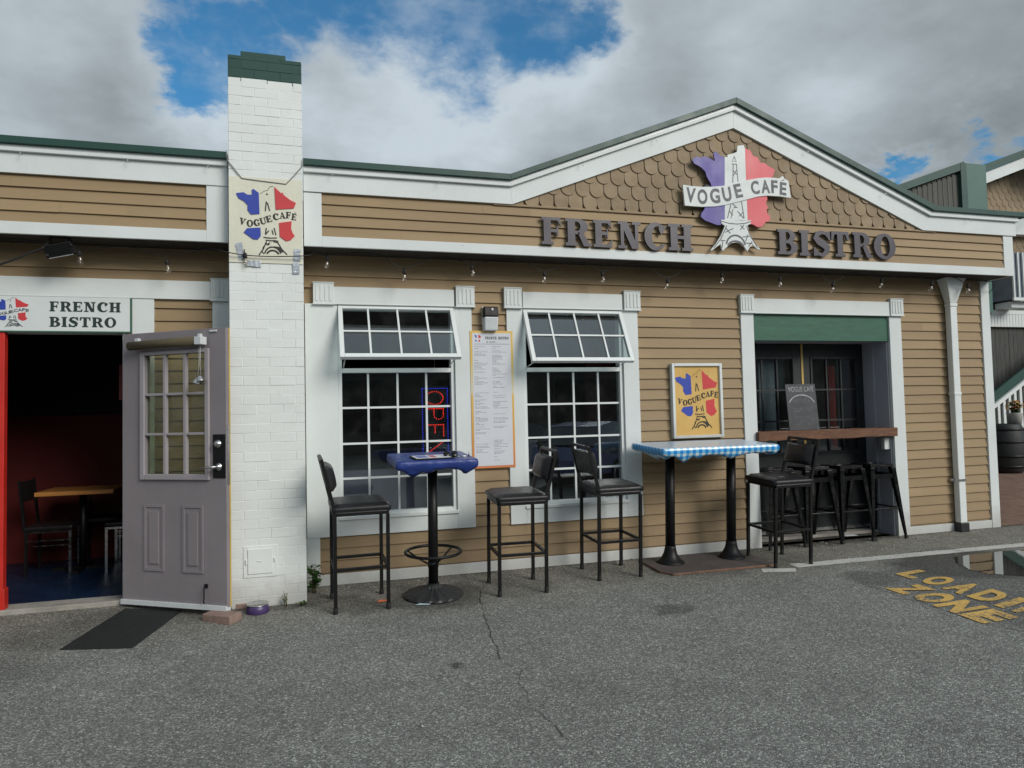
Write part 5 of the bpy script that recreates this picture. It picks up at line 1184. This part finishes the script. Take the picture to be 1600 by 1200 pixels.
# ================================================================== LED open sign inside the first window
ls = thing('open_sign', 'red and blue LED OPEN sign turned on its side inside the first window', 'sign', (1.205, .062, 1.09))
q = MB(); q.box(-.135, .135, 0, .02, -.02, .695); q.build('backing', M['blackgloss'], ls, .006)
def dots(mb, pts, r_=.0055):
    for (x, z) in pts: mb.lathe([(r_, 0), (r_, .003), (r_ * .6, .005)], 0, 0, 6); 
    return mb
def leds(name, pts, m_, r_=.0052):
    mb = MB()
    for (x, z) in pts:
        mb.M = Matrix.Translation((x, -.001, z)) @ Matrix.Rotation(R(90), 4, 'X'); mb.lathe([(r_, 0), (r_, .004), (r_ * .5, .006)], 0, 0, 6)
    return mb.build(name, m_, ls)
pts = []
for k in range(31): z = .01 + .66 * k / 30; pts += [(-.122, z), (.122, z)]
for k in range(12): x = -.122 + .244 * k / 11; pts += [(x, .675), (x, .0)]
leds('blue_led_border', pts, M['ledblue'])
# letters read downwards: letter-up = +x, reading direction = -z
def seg(a, b_, n): return [(a[0] + (b_[0] - a[0]) * k / n, a[1] + (b_[1] - a[1]) * k / n) for k in range(n + 1)]
up = []
def LT(pts2, z_top): return [(-.085 + v * .165, z_top - u * .125) for u, v in pts2]
O_ = [(.5 + .5 * math.cos(2 * PI * k / 24), .5 + .5 * math.sin(2 * PI * k / 24)) for k in range(24)]
P_l = seg((0, 0), (0, 1), 10) + seg((0, 1), (.5, 1), 4) + seg((0, .45), (.5, .45), 4) + [(.5 + .32 * math.cos(R(a)), .725 + .275 * math.sin(R(a))) for a in (60, 30, 0, -30, -60)]
E_l = seg((0, 0), (0, 1), 10) + seg((0, 1), (.85, 1), 6) + seg((0, .5), (.6, .5), 5) + seg((0, 0), (.85, 0), 6)
N_l = seg((0, 0), (0, 1), 10) + seg((0, 1), (.9, 0), 11) + seg((.9, 0), (.9, 1), 10)
for L_, zt in ((O_, .645), (P_l, .480), (E_l, .325), (N_l, .165)): up += LT(L_, zt)
leds('red_led_letters', up, M['ledred'], .0056)
q = MB(); q.tube([(0, .01, .695), (0, .012, .80), (.01, .012, 1.0)], .003, 6); q.build('cord', M['cable'], ls)

# ================================================================== small things on the ground
q = MB(); pts = [(-1.641, -1.034), (-1.164, -1.150), (-.960, -.392), (-1.415, -.190)]; N = 10; vs = []
for j in range(N + 1):
    for i in range(N + 1):
        u = i / N; v = j / N; x = (pts[0][0] * (1 - u) + pts[1][0] * u) * (1 - v) + (pts[3][0] * (1 - u) + pts[2][0] * u) * v; y = (pts[0][1] * (1 - u) + pts[1][1] * u) * (1 - v) + (pts[3][1] * (1 - u) + pts[2][1] * u) * v
        e_ = 0 if 0 < i < N and 0 < j < N else -.007; vs.append((x, y, gz(x, y) + .013 + e_ + random.uniform(-.001, .001)))
q.add(vs, [(j * (N + 1) + i, j * (N + 1) + i + 1, (j + 1) * (N + 1) + i + 1, (j + 1) * (N + 1) + i) for j in range(N) for i in range(N)], smooth=False)
mt = q.build('door_mat', M['matrub']); so = mt.modifiers.new('t', 'SOLIDIFY'); so.thickness = .01; tag(mt, 'black ribbed rubber mat on the tarmac in front of the open door', 'mat')

pvr = MB(); pvr.box(-.135, .135, -.065, .065, -.004, .062); po = pvr.build('brick_paver', M['paver'], None, .006, 3)
po.location = (-.625, -.735, gz(-.6, -.74)); po.rotation_euler = (TILT, 0, R(-38)); tag(po, 'pink brick paver propping the bottom of the open door', 'brick')
bw = thing('dog_bowl', 'purple pet bowl with a shiny steel liner beside the chimney foot', 'bowl', (-.375, -.600, gz(-.375, -.6)), 0, None, True)
q = MB(); q.lathe([(.088, 0), (.092, .004), (.080, .06), (.074, .064)], n=32); q.build('outer_bowl', M['purple'], bw)
q = MB(); prof = [(.084, .0645), (.086, .068), (.080, .070), (.068, .060), (.055, .035), (.040, .028), (.001, .027)]; q.lathe(prof, n=32); q.build('steel_liner', M['steel'], bw)
q = MB()
for (x, y, r_) in ((.045, .02, .022), (-.03, -.02, .018), (.0, .035, .016), (-.045, .015, .015)):
    q.M = Matrix.Translation((x, y, .048)) @ Matrix.Diagonal((1, .8, 1.0, 1)); q.lathe([(.001, -r_), (r_ * .7, -r_ * .7), (r_, 0), (r_ * .7, r_ * .7), (.001, r_)], n=10)
q.build('pebbles', M['conc'], bw)

def leafy(name, label, base, h, nst, nlv, spread, lsz, mats, seed, wall_y=None):
    random.seed(seed); t = thing(name, label, 'plant', base)
    sm = MB(); lf = MB()
    for s_ in range(nst):
        a_ = random.uniform(0, 2 * PI); lean = spread * random.uniform(.2, 1); hh = h * random.uniform(.55, 1); px = random.uniform(-.02, .02); py = random.uniform(-.02, .02)
        P3 = [Vector((px + math.cos(a_) * lean * (k / 5) ** 1.5, py + math.sin(a_) * lean * (k / 5) ** 1.5 * .6 - (.01 * k), hh * k / 5)) for k in range(6)]
        sm.tube(P3, [.0035 - .0004 * k for k in range(6)], 5)
        for _ in range(nlv):
            k = random.uniform(.15, 1) * 5; i = min(4, int(k)); p = P3[i].lerp(P3[i + 1], k - i); L_ = lsz * random.uniform(.55, 1.15)
            d_ = Vector((random.uniform(-1, 1), random.uniform(-1, .5), random.uniform(-.25, .7))).normalized(); sd_ = d_.cross(Vector((random.uniform(-.4, .4), random.uniform(-.4, .4), 1))).normalized(); up_ = sd_.cross(d_)
            c_ = [p, p + d_ * L_ * .3 + sd_ * L_ * .34 + up_ * .1 * L_, p + d_ * L_ * .7 + sd_ * L_ * .28 + up_ * .06 * L_, p + d_ * L_ - up_ * .12 * L_, p + d_ * L_ * .7 - sd_ * L_ * .28 + up_ * .06 * L_, p + d_ * L_ * .3 - sd_ * L_ * .34 + up_ * .1 * L_, p + d_ * L_ * .5]
            lf.add([tuple(v) for v in c_], [(0, 1, 6), (1, 2, 6), (2, 3, 6), (3, 4, 6), (4, 5, 6), (5, 0, 6)], mi=random.choice((0, 0, 1)))
    sm.build('stems', M['stem'], t); lf.build('leaves', mats, t); return t
leafy('leafy_weed', 'bushy green weed growing in the corner right of the chimney', (.065, -.20, gz(0, -.2)), .26, 9, 9, .085, .062, [M['leaf'], M['leaf2']], 4)
leafy('small_weed', 'spindly little weed at the foot of the chimney by the purple bowl', (-.165, -.50, gz(0, -.5)), .17, 4, 6, .04, .022, [M['leaf'], M['stem']], 8)
leafy('moss_tuft', 'low yellow green weed tuft at the chimney bottom right corner', (-.03, -.515, gz(0, -.5)), .035, 10, 5, .06, .02, [M['leaf'], M['leaf2']], 12)
def litter(name, label, pts, m_, cat='litter'):
    q = MB(); n = len(pts); q.add([(x, y, gz(x, y) + .0075 + random.uniform(0, .006)) for x, y in pts], [tuple(range(n))]); o = q.build(name, m_); s_ = o.modifiers.new('t', 'SOLIDIFY'); s_.thickness = .0015; return tag(o, label, cat)
litter('paper_scrap', 'crumpled orange paper scrap by the leftmost bar stool foot', [(.565, -.68), (.645, -.665), (.65, -.625), (.60, -.615), (.57, -.635)], M['orange'])
litter('paper_scrap', 'pale blue paper scrap tucked under the round table base', [(.85, -.835), (.96, -.86), (1.0, -.83), (.90, -.81)], mat('pale_blue_paper', (.40, .50, .55), .8))
litter('paper_scrap', 'tiny white scrap on the threshold of the recessed doors', [(5.95, .12), (6.12, .12), (6.13, .20), (5.97, .21)], M['paper'])
random.seed(21)
peb = MB()
for _ in range(230):
    x = random.uniform(-2.2, 7.5); y = random.uniform(-4.2, -.05) if random.random() < .22 else -abs(random.gauss(0, .10)) - .035; s_ = random.uniform(.003, .009)
    if -.6 < x < 0 and y > -.5: continue
    peb.M = Matrix.Translation((x, y, gz(x, y) + s_ * .7)) @ Matrix.Rotation(random.uniform(0, 3), 4, 'Z') @ Matrix.Diagonal((1.3, .9, .7, 1)); peb.lathe([(.001, -s_), (s_ * .8, -s_ * .5), (s_, .1 * s_), (s_ * .5, s_ * .8), (.001, s_)], n=6, smooth=False)
tag(peb.build('loose_grit', mat('pale_grit', (.33, .32, .29), .9, .4, 3)), kind='stuff')

# ================================================================== inside the entrance
it = thing('dining_table', 'orange wood topped pedestal table inside the dark red dining room', 'table', (-2.18, 1.55, .03))
q = MB(); q.box(-.345, .345, -.30, .30, .775, .815); q.build('tabletop', M['wood'], it, .004)
q = MB(); q.lathe([(.035, .03), (.035, .775)], n=16); q.box(-.28, .28, -.03, .03, 0, .03); q.box(-.03, .03, -.28, .28, .0005, .0305); q.build('pedestal', M['black'], it)
def make_chair():
    t = thing('dining_chair', 'x', 'chair', (0, 0, 0), 0, 'metal framed dining chairs inside the entrance')
    for (x, y) in ((-.19, -.19), (-.19, .19), (.19, -.19), (.19, .19)):
        q = MB(); q.bar((x, y, 0), (x, y, .43), .024); q.build('leg', M['steel'] if x > 0 else M['black'], t)
    q = MB(); q.box(-.21, .21, -.21, .21, .44, .48); q.build('seat', M['vinylb'], t, .012)
    q = MB(); q.bar((-.2, -.19, .425), (.2, -.19, .425), .02); q.bar((-.2, .19, .425), (.2, .19, .425), .02); q.bar((-.2, -.19, .34), (.2, -.19, .34), .012); q.bar((-.2, -.19, .29), (.2, -.19, .29), .012); q.build('rail', M['steel'], t)
    q = MB(); q.bar((-.20, -.19, .43), (-.25, -.19, .93), .024); q.bar((-.20, .19, .43), (-.25, .19, .93), .024); q.build('back_frame', M['black'], t)
    q = MB(); q.hexa([(-.245, -.17, .72), (-.225, -.17, .72), (-.225, .17, .72), (-.245, .17, .72), (-.262, -.17, .92), (-.242, -.17, .92), (-.242, .17, .92), (-.262, .17, .92)]); q.build('backrest', M['vinylb'], t, .008)
    return t
c0 = make_chair(); c0.location = (-2.42, 1.50, .03); c0['label'] = 'dining chair left of the orange wood table inside the entrance, its back to the left'
c1 = copy_tree(c0); c1.location = (-1.72, 1.50, .03); c1.rotation_euler = (0, 0, PI); c1['label'] = 'dining chair right of the orange wood table inside, half hidden by the door'
c2 = copy_tree(c0); c2.location = (-2.08, 1.93, .03); c2.rotation_euler = (0, 0, -PI / 2); c2['label'] = 'dining chair behind the orange wood table, only its dark back showing'

# ================================================================== neighbouring building and yard to the right
NB = thing('neighbouring_building', 'shingle gabled neighbouring building with grey boards behind the right end', 'building', (16, 6, 0))
def N_(mb, name, m_, bevel=0, parent=None): 
    mb.v = [(x - 16, y - 6, z) for x, y, z in mb.v]; return mb.build(name, m_, parent or NB, bevel)
q = MB(); q.box(12.0, 24, 6.0, 12, -.2, 3.56); N_(q, 'wall', M['greyboard2'])
q = MB()
x = 12.0
random.seed(5)
while x < 24: w = random.uniform(.11, .15); q.box(x, x + w - .008, 5.975 - random.uniform(0, .006), 6.0, -.1, 3.26); x += w
N_(q, 'board_cladding', M['greyboard2'])
q = MB(); q.box(12.0, 24, 5.90, 6.0, 3.27, 3.56); x = 12.0
while x < 24: q.box(x, x + .08, 5.885, 5.90, 3.27, 3.56); x += .092
N_(q, 'white_band', M['white'])
q = MB(); q.box(12.0, 24, 5.88, 6.0, 3.565, 3.66); N_(q, 'ledge', M['white'])
q = MB(); q.box(12.2, 24, 6.02, 11, 3.66, 5.9); N_(q, 'upper_wall', M['greyboard'])
q = MB(); pw2 = .19; z = 4.0; r_ = 0
while z < 6.9:
    for k in range(int(12.2 / pw2), int(18.4 / pw2)):
        xc = k * pw2 + (r_ % 2) * pw2 / 2
        if z > 6.62 + (xc - 15.43) * .37 - .15: continue
        rr_ = pw2 / 2 - .004; pp_ = [(xc - rr_, z + .30), (xc - rr_, z + rr_)] + [(xc + rr_ * math.cos(PI + PI * a / 8), z + rr_ + rr_ * math.sin(PI + PI * a / 8)) for a in range(1, 8)] + [(xc + rr_, z + rr_), (xc + rr_, z + .30)]
        dep = lambda z_: 5.985 + (z_ - z) * .05; n = len(pp_); q.add([(a, dep(b_), b_) for a, b_ in pp_] + [(a, dep(b_) + .012, b_) for a, b_ in pp_], [tuple(range(n))] + [(i, i + n, (i + 1) % n + n, (i + 1) % n) for i in range(n)])
    z += .165; r_ += 1
N_(q, 'shingles', M['shingle'])
q = MB(); q.prism([(13.0, 3.66), (19, 3.66), (19, 7.9), (15.43, 6.65), (13.0, 5.75)], 6.03, 11); N_(q, 'gable_wall', M['greyboard'])
q = MB(); q.prism([(13.0, 5.78), (19, 8.0), (19, 8.26), (13.0, 6.03)], 5.55, 5.62); N_(q, 'rake_board', M['white'])
q = MB(); q.prism([(12.95, 6.035), (19, 8.265), (19, 8.42), (12.95, 6.19)], 5.50, 11.2); q.prism([(13.0, 5.9), (19, 8.1), (19, 8.26), (13.0, 6.03)], 5.63, 6.02); N_(q, 'roof', M['green'])
# balcony box with white bars, and its brackets
q = MB(); q.box(15.38, 15.99, 5.40, 5.98, 3.84, 4.9); N_(q, 'bay_box', mat('bluegrey_panel', (.16, .19, .23), .6))
q = MB(); q.box(15.36, 16.01, 5.36, 5.40, 3.80, 3.87)
for x in (15.37, 15.52, 15.67, 15.82, 15.97): q.box(x, x + .035, 5.355, 5.39, 3.87, 4.9)
q.box(15.45, 15.85, 5.5, 5.9, 3.665, 3.80); bar_ = N_(q, 'balcony_bars', M['white'])
q = MB(); q.bar((15.95, 5.9, 3.78), (18.2, 5.9, 5.2), .16, .10, (0, 1, 0)); N_(q, 'diagonal_brace', M['white'])
q = MB(); q.bar((15.98, 5.3, 4.95), (17.2, 5.0, 6.15), .07, .07); q.bar((16.0, 5.2, 4.42), (17.3, 5.0, 5.3), .07, .07); q.bar((15.9, 5.4, 5.6), (17.0, 5.4, 6.3), .05, .05); N_(q, 'pipe_rail', M['teal'])
q = MB(); q.box(16.05, 19, 5.8, 6.0, 5.45, 5.95); N_(q, 'fascia_board', M['white'])
q = MB(); q.box(16.1, 16.5, 5.7, 5.9, 4.35, 4.75); N_(q, 'beam_end', M['walnut'])
# stair
q = MB(); q.bar((14.3, 5.45, 1.38), (18.2, 5.45, 3.62), .22, .05, (0, 1, 0)); N_(q, 'stair_stringer', M['green'])
bal = MB()
for k in range(24):
    x = 14.75 + k * .165; z = 1.25 + (x - 14.3) * .575; bal.box(x - .035, x + .035, 5.36, 5.40, z - 1.2 + .25, z)
bal.bar((14.3, 5.38, 1.24), (18.2, 5.38, 3.48), .08, .06, (0, 1, 0)); N_(bal, 'stair_railing', M['white'])
q = MB()
for k in range(16): x = 14.4 + k * .25; q.box(x, x + .27, 5.46, 5.96, (k - 1) * .144, (k - 1) * .144 + .04)
N_(q, 'stair_tread', M['greyboard2'])

# rounded teal box with a dark round opening, on a bracket high up
tb = thing('teal_box', 'teal rounded box with a dark round opening by the far shingled gable', 'fixture', (16.95, 5.4, 7.0))
q = MB(); q.box(-.47, .47, -.12, .12, -.08, .60); bx = q.build('casing', M['teal'], tb, .08, 4)
q = MB(); q.M = Matrix.Translation((.02, -.125, .26)) @ Matrix.Rotation(R(90), 4, 'X'); q.lathe([(.27, 0), (.30, .01), (.30, .03), (.25, .03), (.25, .005)], n=28); q.build('ring', M['greyboard'], tb)
q = MB(); q.M = Matrix.Translation((.02, -.121, .26)) @ Matrix.Rotation(R(90), 4, 'X'); q.lathe([(.25, 0), (.24, .01), (.0, .012)], n=28); q.build('grille', M['rubber'], tb)
q = MB(); q.bar((0, 0, -.08), (0, .15, -.35), .06); q.build('bracket', M['teal'], tb)

# raised green parapet showing over the roof line
rp = thing('roof_parapet', 'dark green raised roof parapet with grey boards showing over the right roof line', 'roof', (11, 3, 3.6))
q = MB(); q.prism([(-2.2, -.5), (.25, -.5), (.25, 2.03), (-2.2, 1.18)], .0, .06); q.build('board_panel', M['greyboard'], rp)
bd = MB(); x = -2.2
while x < .25: bd.box(x, x + .10, -.02, .0, -.5, 1.18 + (x + 2.2) * .347 - .01); x += .112
bd.build('battens', M['greyboard'], rp)
q = MB(); q.prism([(-2.3, 1.16), (.26, 2.05), (.26, 2.19), (-2.3, 1.28)], -.08, 1.8); q.box(.17, .30, -.085, 0, -.5, 2.14); q.build('metal_cap', M['green'], rp)
q = MB(); q.box(.305, .775, -.06, 1.8, -.5, 2.17); q.build('end_panel', M['teal'], rp)
q = MB(); q.box(-2.2, .30, .07, 1.75, -3.6, -.5); q.build('wall_below', M['greyboard'], rp)

# barrel planter
bp_ = thing('barrel_planter', 'dark wooden barrel used as a planter by the far stairs', 'barrel', (14.38, 4.95, .012))
q = MB(); q.lathe([(.27, 0), (.31, .08), (.36, .30), (.375, .52), (.36, .76), (.31, .98), (.29, 1.04), (.27, 1.04), (.26, .99)], n=28); q.build('staves', M['barrel'], bp_)
q = MB()
for z, r_ in ((.14, .336), (.36, .374), (.66, .374), (.92, .332)): q.lathe([(r_ - .004, z - .025), (r_ + .004, z - .022), (r_ + .004, z + .022), (r_ - .004, z + .025)], n=28)
q.build('hoops', M['black'], bp_)
pf = leafy('flower_pot_plant', 'orange and yellow flowering plant in a pale bucket on the barrel', (14.55, 4.85, 1.20), .30, 14, 16, .20, .09, [M['leaf2'], M['stem']], 14)
random.seed(15); q = MB()
for _ in range(90):
    a_ = random.uniform(0, 2 * PI); r_ = random.uniform(0, .24); p = Vector((r_ * math.cos(a_), r_ * math.sin(a_) * .8 - .04, .10 + .22 * math.sqrt(max(0, 1 - (r_ / .25) ** 2)) * random.uniform(.6, 1.1))); s_ = random.uniform(.012, .026); q.M = Matrix.Translation(p) @ Matrix.Rotation(random.uniform(-.8, .8), 4, 'X')
    q.lathe([(.001, 0), (s_, .006), (s_ * .6, .014), (.001, .016)], n=7, mi=random.choice((0, 1, 1)))
q.build('flowers', [M['flred'], M['flyel']], pf)
q = MB(); q.lathe([(.12, -.15), (.15, .07), (.155, .08), (.14, .08)], n=20); q.build('bucket', M['white'], pf)

# ================================================================== the far side of the car park (seen in the glass)
OB = thing('shop_row', 'long low dark shop row across the car park behind the viewer', 'building', (0, -27, 0))
q = MB(); q.box(-45, 55, -8, 0, -.5, 5.2); q.build('wall', mat('dark_brown_wall', (.10, .09, .08), .8, .2, 1), OB)
q = MB(); q.box(-46, 56, -8.5, 1.2, 5.2, 5.7); q.build('roof', M['green'], OB)
for k in range(16):
    x = -42 + k * 6; q = MB(); q.box(x, x + 3.6, .0, .06, .7, 3.4); w_ = q.build('window', M['greyboard'], OB)
    q = MB(); q.box(x + .15, x + 3.45, .06, .09, .85, 3.25); q.build('pane', M['blackgloss'], w_)
M['carglass'] = mat('car_glass', (.10, .12, .13), .08, .05, 2, metal=.75)
def car(x, y, rot, color, label, sc_=1.0):
    t = thing('parked_car', label, 'car', (x, y, gz(x, y)), rot, 'cars parked behind the viewer')
    L = 4.5; prof = [(-2.25, .35), (-2.28, .62), (-2.2, .80), (-1.25, .95), (-.62, 1.02), (1.75, 1.02), (2.15, .95), (2.25, .65), (2.22, .35)]
    q = MB(); q.v = []; n = len(prof); vs = []
    for (w_, sz) in ((-.90, 1), (-.86, 1), (.86, 1), (.90, 1)):
        for (a, b_) in prof: k = 1 if abs(w_) < .88 else .97; vs.append((a * (1 if k == 1 else .985), w_, .35 + (b_ - .35) * (1.0 if k == 1 else .90)))
    fs = [(r_ * n + i, r_ * n + (i + 1) % n, (r_ + 1) * n + (i + 1) % n, (r_ + 1) * n + i) for r_ in range(3) for i in range(n)] + [tuple(range(n - 1, -1, -1)), tuple(3 * n + i for i in range(n))]
    q.add(vs, fs); q.build('body', color, t, .04, 3)
    roof = [(-1.15, .97), (-.35, 1.44), (.95, 1.50), (1.75, 1.40), (2.12, 1.0)]
    q = MB(); vs = []
    for s_ in (-1, 1):
        for (a, b_) in roof: vs.append((a, s_ * (.84 - (b_ - .97) * .32), b_))
    fs = [(i, i + 1, i + 6, i + 5) for i in range(4)] + [(0, 1, 2, 3, 4), (9, 8, 7, 6, 5)]
    q.add(vs, fs); q.build('glasshouse', M['carglass'], t, .03, 2)
    q = MB(); q.add([(-.33, -.68, 1.46), (.95, -.66, 1.52), (1.72, -.68, 1.42), (1.72, .68, 1.42), (.95, .66, 1.52), (-.33, .68, 1.46)], [(0, 1, 4, 5), (1, 2, 3, 4)]); rf = q.build('roof_panel', color, t); rf.modifiers.new('s', 'SOLIDIFY').thickness = .03
    for (wx) in (-1.42, 1.35):
        for s_ in (-1, 1):
            q = MB(); q.M = Matrix.Translation((wx, s_ * .80, .33)) @ Matrix.Rotation(R(90), 4, 'X'); q.lathe([(.20, -.11), (.31, -.11), (.33, -.08), (.33, .08), (.31, .11), (.20, .11)], n=22); w_ = q.build('wheel', M['rubber'], t)
            q = MB(); q.M = Matrix.Translation((wx, s_ * .80, .33)) @ Matrix.Rotation(R(90), 4, 'X'); q.lathe([(.001, -.10), (.20, -.115), (.21, -.10), (.21, .10), (.20, .115), (.001, .10)], n=22); q.build('rim', M['steel'], w_)
    for s_ in (-1, 1):
        q = MB(); q.box(-2.27, -2.18, s_ * .62 - .16, s_ * .62 + .16, .62, .76); q.build('headlight', M['lens'], t, .02)
    return t
paint_blue = mat('navy_car_paint', (.06, .10, .32), .15, .05, 2, coat=1); paint_grey = mat('silver_car_paint', (.62, .64, .66), .3, .05, 2, coat=1); paint_dk = mat('black_car_paint', (.012, .012, .013), .15, .05, 2, coat=1)
car(7.4, -10.0, R(140), paint_blue, 'navy blue car parked to the right behind the viewer')
car(5.9, -12.9, R(176), paint_grey, 'silver car parked beyond the navy one behind the viewer')
car(12.5, -15.0, R(95), paint_dk, 'black car furthest right behind the viewer')
car(-2.5, -17.5, R(90), paint_dk, 'black car parked to the left behind the viewer')
